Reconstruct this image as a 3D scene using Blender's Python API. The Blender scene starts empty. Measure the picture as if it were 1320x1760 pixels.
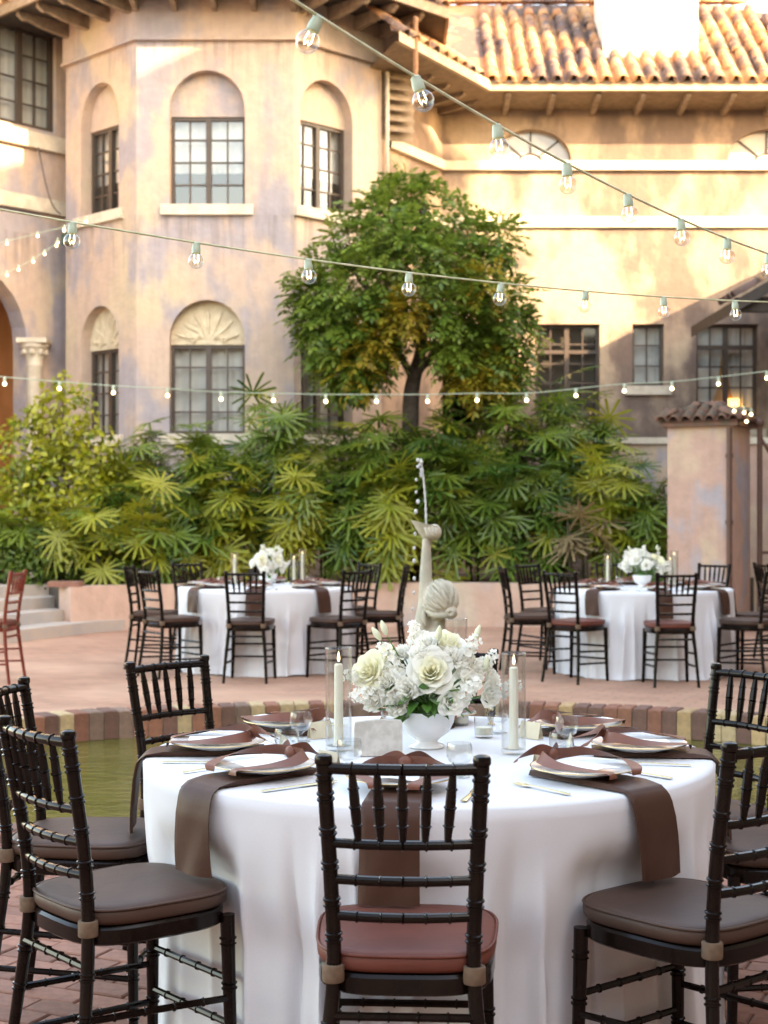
import bpy, math, random
from mathutils import Vector, Matrix, noise
from mathutils.geometry import tessellate_polygon
R = math.radians
PI = math.pi
rnd = random.Random(7)
SC = bpy.context.scene
COL = SC.collection

# ------------------------------------------------------------------ camera, sky, sun, exposure
CAM_H, FPX = 1.45, 2600.0
cam = bpy.data.cameras.new('camera')
camo = bpy.data.objects.new('camera', cam)
COL.objects.link(camo)
camo.location = (0, 0, CAM_H)
camo.rotation_euler = (PI / 2, 0, 0)
cam.sensor_fit = 'VERTICAL'
cam.sensor_height = 36
cam.lens = FPX / 1760 * 36
cam.clip_start = .05
cam.clip_end = 900
cam.dof.use_dof = True
cam.dof.focus_distance = 4.2
cam.dof.aperture_fstop = 5.8
SC.camera = camo

SUN_EL, SUN_AZ = R(21), R(125)          # azimuth clockwise from +Y
world = bpy.data.worlds.new('World')
SC.world = world
world.use_nodes = True
_n = world.node_tree.nodes
_sky = _n.new('ShaderNodeTexSky')
_sky.sky_type = 'NISHITA'
_sky.sun_disc = False
_sky.sun_elevation = SUN_EL
_sky.sun_rotation = SUN_AZ
_sky.dust_density = 2.0
world.node_tree.links.new(_sky.outputs[0], _n['Background'].inputs[0])
_n['Background'].inputs[1].default_value = .15
sun = bpy.data.lights.new('sun', 'SUN')
suno = bpy.data.objects.new('sun', sun)
COL.objects.link(suno)
sun.energy = 2.0
sun.angle = R(.7)
sun.color = (1, .86, .68)
TOSUN = Vector((math.sin(SUN_AZ) * math.cos(SUN_EL), math.cos(SUN_AZ) * math.cos(SUN_EL), math.sin(SUN_EL)))
suno.rotation_euler = TOSUN.to_track_quat('Z', 'Y').to_euler()
suno.location = TOSUN * 60
vs = SC.view_settings
vs.view_transform = 'Standard'
vs.look = 'None'
vs.gamma = 1
vs.use_curve_mapping = False
vs.exposure = 3.32
vs.use_white_balance = True
vs.white_balance_temperature = 9000
vs.white_balance_tint = 12
cy = SC.cycles
cy.use_denoising = True
cy.max_bounces = 8
cy.transparent_max_bounces = 24
cy.caustics_reflective = False
cy.caustics_refractive = False
cy.sample_clamp_indirect = 6

def PX(px, py, Y):
    return Vector(((px - 660) * Y / FPX, Y, CAM_H + (880 - py) * Y / FPX))

# ------------------------------------------------------------------ materials
def _mat(name):
    m = bpy.data.materials.new(name)
    m.use_nodes = True
    nt = m.node_tree
    return m, nt, nt.nodes['Principled BSDF']

def N(nt, t, **kw):
    n = nt.nodes.new(t)
    for k, v in kw.items():
        setattr(n, k, v)
    return n

def mix(nt, fac, a, b, mode='MIX'):
    n = N(nt, 'ShaderNodeMix', data_type='RGBA', blend_type=mode)
    for idx, v in ((0, fac), (6, a), (7, b)):
        if isinstance(v, bpy.types.NodeSocket):
            nt.links.new(v, n.inputs[idx])
        elif idx == 0:
            n.inputs[0].default_value = v
        else:
            n.inputs[idx].default_value = (*v, 1)
    return n.outputs[2]

def ramp(nt, src, lo, hi):
    n = N(nt, 'ShaderNodeMapRange')
    n.interpolation_type = 'SMOOTHSTEP'
    nt.links.new(src, n.inputs[0])
    n.inputs[1].default_value = lo
    n.inputs[2].default_value = hi
    return n.outputs[0]

def noi(nt, scale, detail=4, coord='pos', rough=.55, stretch=None):
    n = N(nt, 'ShaderNodeTexNoise')
    n.inputs['Scale'].default_value = scale
    n.inputs['Detail'].default_value = detail
    n.inputs['Roughness'].default_value = rough
    if coord == 'pos':
        s = N(nt, 'ShaderNodeNewGeometry').outputs['Position']
    else:
        s = N(nt, 'ShaderNodeTexCoord').outputs['Object']
    if stretch:
        mp = N(nt, 'ShaderNodeMapping')
        nt.links.new(s, mp.inputs[0])
        mp.inputs['Scale'].default_value = stretch
        s = mp.outputs[0]
    nt.links.new(s, n.inputs['Vector'])
    return n.outputs['Fac']

def bump(nt, b, h, strength=.3, dist=.01):
    n = N(nt, 'ShaderNodeBump')
    n.inputs['Strength'].default_value = strength
    n.inputs['Distance'].default_value = dist
    nt.links.new(h, n.inputs['Height'])
    nt.links.new(n.outputs[0], b.inputs['Normal'])

def plain(name, c, rough=.5, metal=0, c2=None, ns=20, coord='obj', bs=0, bd=.003, bscale=None, spec=.5, rand=0, **kw):
    m, nt, b = _mat(name)
    b.inputs['Roughness'].default_value = rough
    b.inputs['Metallic'].default_value = metal
    b.inputs['Specular IOR Level'].default_value = spec
    b.inputs['Base Color'].default_value = (*c, 1)
    src = None
    if c2:
        src = mix(nt, ramp(nt, noi(nt, ns, 4, coord), .32, .68), c, c2)
    if rand:
        oi = N(nt, 'ShaderNodeObjectInfo')
        hs = N(nt, 'ShaderNodeHueSaturation')
        mr = N(nt, 'ShaderNodeMapRange')
        nt.links.new(oi.outputs['Random'], mr.inputs[0])
        mr.inputs[3].default_value = 1 - rand
        mr.inputs[4].default_value = 1 + rand
        nt.links.new(mr.outputs[0], hs.inputs['Value'])
        if src:
            nt.links.new(src, hs.inputs['Color'])
        else:
            hs.inputs['Color'].default_value = (*c, 1)
        src = hs.outputs[0]
    if src:
        nt.links.new(src, b.inputs['Base Color'])
    if bs:
        bump(nt, b, noi(nt, bscale or ns * 3, 5, coord), bs, bd)
    for k, v in kw.items():
        b.inputs[k].default_value = v
    return m

def stucco(name, base, lilac, ochre, lil=(.5, .62), och=(.55, .7), sc=.8, drips=()):
    m, nt, b = _mat(name)
    b.inputs['Roughness'].default_value = .9
    b.inputs['Specular IOR Level'].default_value = .2
    c = mix(nt, ramp(nt, noi(nt, sc * .8, 3, stretch=(1, 1, .8)), *och), base, ochre)
    c = mix(nt, ramp(nt, noi(nt, sc * 1.15, 4, stretch=(1.3, 1.1, .75)), *lil), c, lilac)
    g = N(nt, 'ShaderNodeMapRange')
    nt.links.new(noi(nt, 6, 8), g.inputs[0])
    g.inputs[3].default_value = .78
    g.inputs[4].default_value = 1.18
    c = mix(nt, 1.0, c, g.outputs[0], 'MULTIPLY')
    g2 = N(nt, 'ShaderNodeMapRange')
    nt.links.new(noi(nt, 3, 4, stretch=(4, 4, .35)), g2.inputs[0])
    g2.inputs[3].default_value = .86
    g2.inputs[4].default_value = 1.1
    c = mix(nt, 1.0, c, g2.outputs[0], 'MULTIPLY')
    if drips:                       # rain streaks washed down from sills and ledges
        sep = N(nt, 'ShaderNodeSeparateXYZ')
        nt.links.new(N(nt, 'ShaderNodeNewGeometry').outputs['Position'], sep.inputs[0])
        stk = ramp(nt, noi(nt, 5, 5, stretch=(1.6, 1.6, .10), rough=.7), .46, .66)
        for zt, ln in drips:
            fade = ramp(nt, sep.outputs['Z'], zt - ln, zt)
            cut = N(nt, 'ShaderNodeMath', operation='LESS_THAN')
            nt.links.new(sep.outputs['Z'], cut.inputs[0])
            cut.inputs[1].default_value = zt
            m1 = N(nt, 'ShaderNodeMath', operation='MULTIPLY')
            nt.links.new(fade, m1.inputs[0])
            nt.links.new(cut.outputs[0], m1.inputs[1])
            m2 = N(nt, 'ShaderNodeMath', operation='MULTIPLY')
            nt.links.new(m1.outputs[0], m2.inputs[0])
            nt.links.new(stk, m2.inputs[1])
            m3 = N(nt, 'ShaderNodeMath', operation='MULTIPLY')
            nt.links.new(m2.outputs[0], m3.inputs[0])
            m3.inputs[1].default_value = .55
            c = mix(nt, m3.outputs[0], c, (.19, .155, .14))
    nt.links.new(c, b.inputs['Base Color'])
    bump(nt, b, noi(nt, 14, 8), .5, .02)
    return m

def leafmat(name, ca, cb, cc=None, trans=.3, rough=.42, islands=False):
    m, nt, b = _mat(name)
    out = nt.nodes['Material Output']
    b.inputs['Roughness'].default_value = rough
    r = N(nt, 'ShaderNodeNewGeometry').outputs['Random Per Island'] if islands else N(nt, 'ShaderNodeObjectInfo').outputs['Random']
    c = mix(nt, r, ca, cb)
    c = mix(nt, ramp(nt, noi(nt, 1.6, 3), .42, .66), c, cc or cb)
    c2 = N(nt, 'ShaderNodeHueSaturation')
    g = N(nt, 'ShaderNodeMapRange')
    nt.links.new(noi(nt, 9, 4), g.inputs[0])
    g.inputs[3].default_value = .7
    g.inputs[4].default_value = 1.35
    nt.links.new(g.outputs[0], c2.inputs['Value'])
    nt.links.new(c, c2.inputs['Color'])
    c = c2.outputs[0]
    nt.links.new(c, b.inputs['Base Color'])
    t = N(nt, 'ShaderNodeBsdfTranslucent')
    nt.links.new(c, t.inputs[0])
    ms = N(nt, 'ShaderNodeMixShader')
    ms.inputs[0].default_value = trans
    nt.links.new(b.outputs[0], ms.inputs[1])
    nt.links.new(t.outputs[0], ms.inputs[2])
    nt.links.new(ms.outputs[0], out.inputs[0])
    return m

def thinglass(name, tint=(.96, .97, .96), ior=1.45, rough=.02, boost=1.0, base=.0):
    m, nt, b = _mat(name)
    out = nt.nodes['Material Output']
    t = N(nt, 'ShaderNodeBsdfTransparent')
    t.inputs[0].default_value = (*tint, 1)
    g = N(nt, 'ShaderNodeBsdfGlossy')
    g.inputs['Roughness'].default_value = rough
    f = N(nt, 'ShaderNodeLayerWeight')
    f.inputs[0].default_value = .5
    pw_ = N(nt, 'ShaderNodeMath', operation='POWER')
    nt.links.new(f.outputs['Facing'], pw_.inputs[0])
    pw_.inputs[1].default_value = 3.5
    ma = N(nt, 'ShaderNodeMath', operation='MULTIPLY_ADD')
    nt.links.new(pw_.outputs[0], ma.inputs[0])
    ma.inputs[1].default_value = boost * .55
    ma.inputs[2].default_value = base + .035
    ms = N(nt, 'ShaderNodeMixShader')
    nt.links.new(ma.outputs[0], ms.inputs[0])
    nt.links.new(t.outputs[0], ms.inputs[1])
    nt.links.new(g.outputs[0], ms.inputs[2])
    nt.links.new(ms.outputs[0], out.inputs[0])
    return m

def emit(name, c, s):
    m, nt, b = _mat(name)
    b.inputs['Base Color'].default_value = (*c, 1)
    b.inputs['Emission Color'].default_value = (*c, 1)
    b.inputs['Emission Strength'].default_value = s
    return m

M = {}
M['stucco'] = stucco('tower_stucco', (.53, .395, .315), (.355, .315, .33), (.55, .44, .31), (.45, .62), (.48, .68), .9, ((5.77, 1.0), (8.30, .7), (2.44, .8)))
M['stucco2'] = stucco('wing_stucco', (.40, .285, .21), (.20, .145, .12), (.46, .35, .25), (.42, .60), (.42, .62), .85, ((7.20, .7), (6.24, .9)))
M['pillar'] = stucco('pillar_stucco', (.52, .34, .27), (.40, .35, .36), (.56, .42, .30), (.48, .62), (.5, .66), 1.5)
M['planter'] = stucco('planter_stucco', (.60, .40, .31), (.50, .40, .36), (.62, .50, .38), (.52, .66), (.5, .66), .9)
M['stone'] = plain('limestone', (.66, .58, .46), .8, c2=(.52, .44, .34), ns=5, bs=.3, bd=.01)
M['carved'] = plain('carved_plaster', (.66, .56, .40), .85, c2=(.56, .46, .32), ns=9, bs=.9, bd=.05, bscale=7)
M['white_stucco'] = plain('white_stucco', (.80, .76, .68), .9, c2=(.74, .68, .58), ns=4, bs=.3, bd=.01)
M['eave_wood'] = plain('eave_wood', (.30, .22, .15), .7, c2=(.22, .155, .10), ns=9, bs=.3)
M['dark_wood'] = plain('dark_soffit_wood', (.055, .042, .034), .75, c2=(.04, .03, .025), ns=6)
M['bracket'] = plain('bracket_wood', (.34, .26, .19), .7, c2=(.22, .16, .12), ns=9)
M['frame'] = plain('bronze_window_frame', (.085, .058, .042), .5, c2=(.06, .042, .032), ns=30)
M['pane'] = thinglass('window_glass', (.86, .88, .88), 1.5, .04, 1.5, .10)
M['pane_dark'] = thinglass('dark_window_glass', (.55, .56, .55), 1.5, .04, .8, .0)
M['curtain'] = plain('net_curtain', (.78, .77, .72), .9, c2=(.66, .65, .61), ns=3)
M['curtain_dim'] = plain('dim_blind', (.25, .21, .16), .9, c2=(.18, .15, .115), ns=2)
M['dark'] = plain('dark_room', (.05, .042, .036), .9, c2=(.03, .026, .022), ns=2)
M['doorwood'] = plain('warm_plaster_porch', (.45, .20, .075), .8, c2=(.36, .15, .05), ns=2)
M['drape'] = plain('amber_drape', (.60, .28, .06), .8, c2=(.5, .22, .04), ns=4)
M['soil'] = plain('soil', (.06, .042, .03), .95, c2=(.10, .075, .05), ns=12, bs=.6, bd=.03)
M['iron'] = plain('rusty_iron', (.14, .075, .055), .6, .3, c2=(.10, .05, .035), ns=30)
M['pipe'] = plain('brown_pipe_paint', (.13, .06, .04), .55, c2=(.10, .05, .035), ns=10)
M['concrete'] = plain('step_concrete', (.48, .40, .33), .85, c2=(.40, .36, .33), ns=3, bs=.3, bd=.006)
M['brickred'] = plain('red_brick', (.33, .15, .10), .85, c2=(.26, .115, .08), ns=30, bs=.5, bd=.004, rand=.22)
M['chair'] = plain('espresso_lacquer', (.0065, .0036, .0026), .16, c2=(.011, .006, .0042), ns=14, spec=.2)
M['chair_red'] = plain('mahogany_lacquer', (.20, .03, .015), .3, c2=(.15, .02, .01), ns=14)
M['cushion'] = plain('brown_faux_leather', (.062, .034, .025), .5, c2=(.08, .042, .030), ns=5, bs=.35, bd=.01, bscale=7, spec=.3)
M['cushion_red'] = plain('reddish_faux_leather', (.135, .040, .028), .5, c2=(.17, .052, .036), ns=5, bs=.35, bd=.01, bscale=7, spec=.25)
M['strap'] = plain('tan_strap', (.17, .105, .065), .9, c2=(.13, .08, .05), ns=60, bs=.4)
M['linen'] = plain('white_linen', (.71, .71, .73), .85, bs=.12, bd=.001, ns=260, c2=(.69, .69, .71), spec=.15, **{'Sheen Weight': .15})
def linen_wrinkles(m):
    nt = m.node_tree
    b = nt.nodes['Principled BSDF']
    n2 = N(nt, 'ShaderNodeBump')
    n2.inputs['Strength'].default_value = .12
    n2.inputs['Distance'].default_value = .02
    nt.links.new(noi(nt, 5, 2, 'obj', .5), n2.inputs['Height'])
    old = [l for l in nt.links if l.to_socket == b.inputs['Normal']][0].from_node
    nt.links.new(n2.outputs[0], old.inputs['Normal'])
linen_wrinkles(M['linen'])
M['napkin'] = plain('brown_satin', (.066, .029, .019), .42, c2=(.08, .036, .024), ns=6, bs=.2, bd=.003, bscale=40, spec=.16)
M['ribbon'] = plain('cinnamon_ribbon', (.20, .072, .045), .45, c2=(.17, .06, .038), ns=12, spec=.3)
M['china'] = plain('white_china', (.82, .81, .79), .15, c2=(.80, .79, .77), ns=8, **{'Coat Weight': .4})
M['gold'] = plain('pale_gold', (.80, .62, .34), .26, 1, c2=(.72, .55, .28), ns=10)
M['paper'] = plain('card_stock', (.82, .81, .78), .8, c2=(.79, .78, .75), ns=30)
M['paper_cream'] = plain('cream_card', (.74, .64, .46), .7, c2=(.70, .60, .42), ns=30)
M['glass'] = thinglass('clear_glass', (.95, .955, .95), 1.45, .01, 1.7, .02)
M['bulbglass'] = thinglass('bulb_glass', (.86, .86, .83), 1.45, .01, 1.5, .08)
M['candle'] = plain('ivory_wax', (.86, .82, .68), .5, c2=(.84, .79, .64), ns=8, **{'Subsurface Weight': .3, 'Subsurface Radius': (.01, .008, .005)})
M['wick'] = plain('black_wick', (.02, .02, .02), .9, c2=(.03, .025, .02), ns=50)
M['flame'] = emit('candle_flame', (1, .86, .6), .35)
M['bulb_lit'] = emit('lit_bulb', (1, .86, .6), .8)
M['filament'] = emit('filament', (1, .84, .55), 1.6)
M['lampshade'] = emit('lit_lampshade', (1, .62, .22), .5)
M['cable'] = plain('pale_green_cable', (.72, .72, .48), .45, c2=(.46, .5, .3), ns=20)
M['socket'] = plain('green_socket', (.42, .50, .38), .4, c2=(.34, .42, .31), ns=20)
def petalmat(name, ca, cb):
    m = leafmat(name, ca, cb, cb, .42, .7, True)
    for n_ in m.node_tree.nodes:
        if n_.type == 'MAP_RANGE' and abs(n_.inputs[3].default_value - .7) < .01:
            n_.inputs[3].default_value = .97
            n_.inputs[4].default_value = 1.03
    m.node_tree.nodes['Principled BSDF'].inputs['Specular IOR Level'].default_value = .1
    return m
M['petal'] = petalmat('white_petal', (.95, .93, .85), (.96, .94, .87))
M['petal_cream'] = petalmat('cream_petal', (.94, .90, .66), (.95, .92, .76))
M['bud'] = plain('green_white_bud', (.62, .64, .40), .6, c2=(.75, .74, .58), ns=20)
M['greens'] = leafmat('bouquet_leaf', (0.048, 0.144, 0.024), (0.084, 0.204, 0.036), trans=.2)
M['statue'] = plain('weathered_statue_stone', (.56, .50, .40), .85, c2=(.40, .38, .30), ns=9, bs=.5, bd=.008)
M['travertine'] = plain('travertine', (.58, .54, .48), .7, c2=(.44, .40, .35), ns=35, bs=.4, bd=.003)
M['jet'] = plain('foamy_water', (.80, .82, .82), .15, c2=(.72, .75, .76), ns=30, **{'Transmission Weight': .35, 'IOR': 1.33})
M['palm'] = leafmat('palm_leaf', (.030, .085, .014), (.15, .23, .035), (.16, .22, .03), .25, .26)
M['palm_y'] = leafmat('palm_leaf_yellowish', (.20, .24, .02), (.36, .34, .035), (.30, .30, .03), .3, .34)
M['palm_dry'] = leafmat('dry_palm_leaf', (.22, .15, .07), (.28, .20, .10), None, .15, .7)
M['shrub'] = leafmat('shrub_leaf', (.07, .13, .010), (.44, .42, .04), (.32, .33, .025), .3, .30, True)
M['shrub_dark'] = leafmat('dark_shrub_leaf', (.035, .075, .010), (.09, .14, .015), None, .25, .4, True)
M['tree'] = leafmat('tree_leaf', (.055, .12, .02), (.19, .28, .045), (.20, .27, .04), .34, .28, True)
M['tree_y'] = leafmat('autumn_tree_leaf', (0.255, 0.255, 0.030), (0.400, 0.255, 0.030), (0.360, 0.285, 0.030), .35, .45, True)
M['bark'] = plain('bark', (.085, .062, .045), .9, c2=(.05, .037, .028), ns=14, bs=.8, bd=.02)
M['cane'] = plain('palm_cane', (.10, .085, .045), .85, c2=(.06, .05, .03), ns=12, bs=.5)
M['moss_tile'] = plain('mossy_tile', (.20, .095, .065), .9, c2=(.10, .075, .05), ns=9, bs=.5, bd=.01)

def tilemat():
    m, nt, b = _mat('clay_roof_tile')
    b.inputs['Roughness'].default_value = .85
    r = N(nt, 'ShaderNodeObjectInfo').outputs['Random']
    c = mix(nt, r, (.40, .17, .075), (.52, .30, .15))
    c = mix(nt, ramp(nt, noi(nt, 1.1, 4), .47, .56), c, (.14, .085, .07))
    c = mix(nt, ramp(nt, noi(nt, 9, 5), .55, .85), c, (.55, .42, .28))
    nt.links.new(c, b.inputs['Base Color'])
    bump(nt, b, noi(nt, 30, 5), .4, .01)
    return m
M['tile'] = tilemat()

def terracemat():
    m, nt, b = _mat('terrace_brick')
    b.inputs['Roughness'].default_value = .85
    tc = N(nt, 'ShaderNodeTexCoord')
    mp = N(nt, 'ShaderNodeMapping')
    mp.inputs['Rotation'].default_value = (0, 0, R(24))
    nt.links.new(tc.outputs['Object'], mp.inputs[0])
    bk = N(nt, 'ShaderNodeTexBrick')
    bk.inputs['Color1'].default_value = (.47, .245, .155, 1)
    bk.inputs['Color2'].default_value = (.39, .195, .125, 1)
    bk.inputs['Mortar'].default_value = (.22, .14, .105, 1)
    bk.inputs['Scale'].default_value = 1
    bk.inputs['Brick Width'].default_value = .21
    bk.inputs['Row Height'].default_value = .105
    bk.inputs['Mortar Size'].default_value = .005
    nt.links.new(mp.outputs[0], bk.inputs['Vector'])
    c = mix(nt, ramp(nt, noi(nt, .8, 5), .35, .7), bk.outputs[0], (.52, .30, .20))
    g = N(nt, 'ShaderNodeMapRange')
    nt.links.new(noi(nt, 3.5, 6), g.inputs[0])
    g.inputs[3].default_value = .75
    g.inputs[4].default_value = 1.2
    c = mix(nt, 1.0, c, g.outputs[0], 'MULTIPLY')
    nt.links.new(c, b.inputs['Base Color'])
    bump(nt, b, bk.outputs['Fac'], -.25, .006)
    return m
M['terrace'] = terracemat()

def watermat():
    m, nt, b = _mat('pond_water')
    b.inputs['Base Color'].default_value = (.115, .125, .022, 1)
    c = mix(nt, ramp(nt, noi(nt, 1.1, 3), .4, .65), (.095, .09, .016), (.13, .115, .028))
    nt.links.new(c, b.inputs['Base Color'])
    b.inputs['Roughness'].default_value = .06
    b.inputs['IOR'].default_value = 1.33
    bump(nt, b, noi(nt, 5, 4, stretch=(1, 2.2, 1)), .5, .03)
    return m
M['water'] = watermat()
RIMCOL = [(.50, .36, .20), (.19, .095, .07), (.33, .14, .085), (.24, .15, .11), (.50, .32, .16), (.27, .11, .07)]
M['rim'] = [plain('rim_brick_tone', c, .85, c2=tuple(v * .75 for v in c), ns=22, bs=.5, bd=.005, rand=.12) for c in RIMCOL]

# ------------------------------------------------------------------ mesh helpers
class MB:
    def __init__(s):
        s.v, s.f = [], []
    def add(s, vs, fs):
        o = len(s.v)
        s.v += [tuple(v) for v in vs]
        s.f += [tuple(i + o for i in f) for f in fs]
        return s
    def box(s, c, d, m=None):
        x, y, z = d[0] / 2, d[1] / 2, d[2] / 2
        vs = [Vector((a * x, b * y, e * z)) for e in (-1, 1) for a, b in ((-1, -1), (1, -1), (1, 1), (-1, 1))]
        if m is not None:
            vs = [m @ v for v in vs]
        c = Vector(c)
        return s.add([v + c for v in vs], [(3, 2, 1, 0), (4, 5, 6, 7), (0, 1, 5, 4), (1, 2, 6, 5), (2, 3, 7, 6), (3, 0, 4, 7)])
    def tube(s, pts, rad, n=10, caps=True, up=None):
        pts = [Vector(p) for p in pts]
        if not isinstance(rad, (list, tuple)):
            rad = [rad] * len(pts)
        vs, fs, a = [], [], None
        for i, p in enumerate(pts):
            t = (pts[min(i + 1, len(pts) - 1)] - pts[max(i - 1, 0)])
            t = t.normalized() if t.length > 1e-9 else Vector((0, 0, 1))
            if a is None:
                a = Vector(up) if up else (Vector((1, 0, 0)) if abs(t.x) < .8 else Vector((0, 1, 0)))
            a = (a - t * a.dot(t)).normalized()
            b = t.cross(a)
            for k in range(n):
                w = 2 * PI * k / n
                vs.append(p + (a * math.cos(w) + b * math.sin(w)) * rad[i])
        for i in range(len(pts) - 1):
            for k in range(n):
                k2 = (k + 1) % n
                fs.append((i * n + k, i * n + k2, (i + 1) * n + k2, (i + 1) * n + k))
        if caps:
            fs.append(tuple(range(n - 1, -1, -1)))
            fs.append(tuple(range((len(pts) - 1) * n, len(pts) * n)))
        return s.add(vs, fs)
    def lathe(s, prof, n=24, c=(0, 0, 0), shape=None):
        vs, fs = [], []
        c = Vector(c)
        for r, z in prof:
            for k in range(n):
                w = 2 * PI * k / n
                if shape:
                    x, y = shape(w)
                    vs.append(c + Vector((x * r, y * r, z)))
                else:
                    vs.append(c + Vector((r * math.cos(w), r * math.sin(w), z)))
        for i in range(len(prof) - 1):
            for k in range(n):
                k2 = (k + 1) % n
                fs.append((i * n + k, i * n + k2, (i + 1) * n + k2, (i + 1) * n + k))
        fs.append(tuple(range(n - 1, -1, -1)))
        fs.append(tuple(range((len(prof) - 1) * n, len(prof) * n)))
        return s.add(vs, fs)
    def grid(s, fn, nu, nv, closed=False):
        vs = [fn(i / nu, j / nv) for j in range(nv + 1) for i in range(nu + (0 if closed else 1))]
        w = nu if closed else nu + 1
        fs = []
        for j in range(nv):
            for i in range(nu):
                i2 = (i + 1) % w
                fs.append((j * w + i, j * w + i2, (j + 1) * w + i2, (j + 1) * w + i))
        return s.add(vs, fs)
    def ball(s, c, r, n=10, m=6, sc=(1, 1, 1)):
        c = Vector(c)
        prof = [(math.sin(PI * i / m), -math.cos(PI * i / m)) for i in range(m + 1)]
        prof[0], prof[-1] = (.02, -1), (.02, 1)
        t = MB().lathe(prof, n)
        return s.add([c + Vector((v[0] * sc[0], v[1] * sc[1], v[2] * sc[2])) * r for v in t.v], t.f)
    def fbox(s, F, u0, u1, z0, z1, d0, d1):
        vs = [F.p(u, z, d) for d in (d0, d1) for u, z in ((u0, z0), (u1, z0), (u1, z1), (u0, z1))]
        return s.add(vs, [(0, 1, 2, 3), (7, 6, 5, 4), (1, 0, 4, 5), (2, 1, 5, 6), (3, 2, 6, 7), (0, 3, 7, 4)])
    def wall(s, F, outline, holes, depth):
        polys = [outline] + holes
        flat = [q for p in polys for q in p]
        tris = tessellate_polygon([[Vector((u, z, 0)) for u, z in p] for p in polys])
        s.add([F.p(u, z, 0) for u, z in flat], [tuple(t) for t in tris])
        for h in holes:
            n = len(h)
            s.add([F.p(u, z, 0) for u, z in h] + [F.p(u, z, -depth) for u, z in h],
                  [(k, (k + 1) % n, n + (k + 1) % n, n + k) for k in range(n)])
        return s
    def prism(s, pts, z0, z1):
        n = len(pts)
        vs = [(x, y, z0) for x, y in pts] + [(x, y, z1) for x, y in pts]
        tris = tessellate_polygon([[Vector((x, y, 0)) for x, y in pts]])
        fs = [tuple(t) for t in tris] + [tuple(i + n for i in t) for t in tris]
        fs += [(k, (k + 1) % n, n + (k + 1) % n, n + k) for k in range(n)]
        return s.add(vs, fs)
    def mesh(s, name, mat, smooth=False, fix=True):
        me = bpy.data.meshes.new(name)
        me.from_pydata(s.v, [], s.f)
        if fix:
            import bmesh
            bm = bmesh.new()
            bm.from_mesh(me)
            bmesh.ops.recalc_face_normals(bm, faces=bm.faces)
            bm.to_mesh(me)
            bm.free()
        if smooth:
            me.shade_smooth()
            if smooth != True:
                me.set_sharp_from_angle(angle=R(smooth))
        if mat:
            me.materials.append(mat)
        return me
    def build(s, name, mat, parent=None, smooth=False, loc=None, rz=0, fix=True):
        return inst(name, s.mesh(name, mat, smooth, fix), parent, loc, rz)

def inst(name, me, parent=None, loc=None, rz=0, matrix=None):
    o = bpy.data.objects.new(name, me)
    COL.objects.link(o)
    if parent is not None:
        o.parent = parent
    if loc is not None:
        o.location = loc
    if rz:
        o.rotation_euler = (0, 0, rz)
    if matrix is not None:
        o.matrix_local = matrix
    return o

class Fr:
    def __init__(s, a, b):
        s.O = Vector((a[0], a[1], 0))
        d = Vector((b[0] - a[0], b[1] - a[1], 0))
        s.L = d.length
        s.U = d.normalized()
        s.N = Vector((s.U.y, -s.U.x, 0))          # outward: towards the camera for walls going left to right
    def p(s, u, z, d=0):
        q = s.O + s.U * u + s.N * d
        return Vector((q.x, q.y, z))
    def u(s, px):
        k = (px - 660) / FPX
        return (k * s.O.y - s.O.x) / (s.U.x - k * s.U.y)

def empty(name, loc=(0, 0, 0), rz=0, parent=None):
    o = bpy.data.objects.new(name, None)
    o.empty_display_size = .1
    COL.objects.link(o)
    o.location = loc
    o.rotation_euler = (0, 0, rz)
    if parent is not None:
        o.parent = parent
    return o

def tag(o, label=None, cat=None, group=None, kind=None):
    if label: o['label'] = label
    if cat: o['category'] = cat
    if group: o['group'] = group
    if kind: o['kind'] = kind
    return o

KIDS = {}
def copy_tree(o, loc=None, rz=None, parent=None):
    c = o.copy()
    COL.objects.link(c)
    if parent is not None:
        c.parent = parent
    if loc is not None: c.location = loc
    if rz is not None: c.rotation_euler = (0, 0, rz)
    if o.name not in KIDS:
        KIDS[o.name] = list(o.children)
    for ch in KIDS[o.name]:
        copy_tree(ch, parent=c)
    return c

def arch_loop(u0, u1, z0, zs, n=14, rise=None):
    c, r = (u0 + u1) / 2, (u1 - u0) / 2
    rise = r if rise is None else rise
    return [(u0, z0), (u1, z0)] + [(c + r * math.cos(PI * k / n), zs + rise * math.sin(PI * k / n)) for k in range(n + 1)]

# ------------------------------------------------------------------ ground, pool
PC, PA, PB = (.1, 8.9), 3.4, 2.35       # pool ellipse
def ell(k, a=PA, b=PB):
    return (PC[0] + a * math.cos(k), PC[1] + b * math.sin(k))
NEAR = [(-3.2, 2.2), (3.4, 2.2), (3.4, 6.6), (-3.2, 6.6)]
def rim_poly(off, n=72):
    return [ell(2 * PI * k / n, PA + off, PB + off) for k in range(n)]
g = MB()
big = [(-300, -200), (300, -200), (300, 500), (-300, 500)]
RIMW = .22
# near paving zone and the pool are cut out as one outline
zone = []
hole = rim_poly(RIMW - .03)
ylim = 6.95
left = [q for q in hole if q[1] >= ylim]
left.sort(key=lambda q: math.atan2(q[1] - ylim, q[0] - PC[0]))
xr, xl = left[0][0], left[-1][0]
outline = left + [(-3.6, ylim), (-3.6, 2.0), (3.8, 2.0), (3.8, ylim)]
g.wall(Fr((0, 0), (1, 0)), [(-300, -200), (300, -200), (300, 500), (-300, 500)], [outline], 0)
gv = MB()
gv.v = [(v[0], v[2], 0) for v in g.v]
gv.f = [f for f in g.f if len(f) == 3]
ground = gv.build('terrace_ground', M['terrace'])
tag(ground, kind='structure')
bed = MB()
bed.wall(Fr((0, 0), (1, 0)), [(-3.7, 1.9), (3.9, 1.9), (3.9, 7.1), (-3.7, 7.1)], [], 0)
bed.v = [(v[0], v[2], -.009) for v in bed.v]
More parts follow.
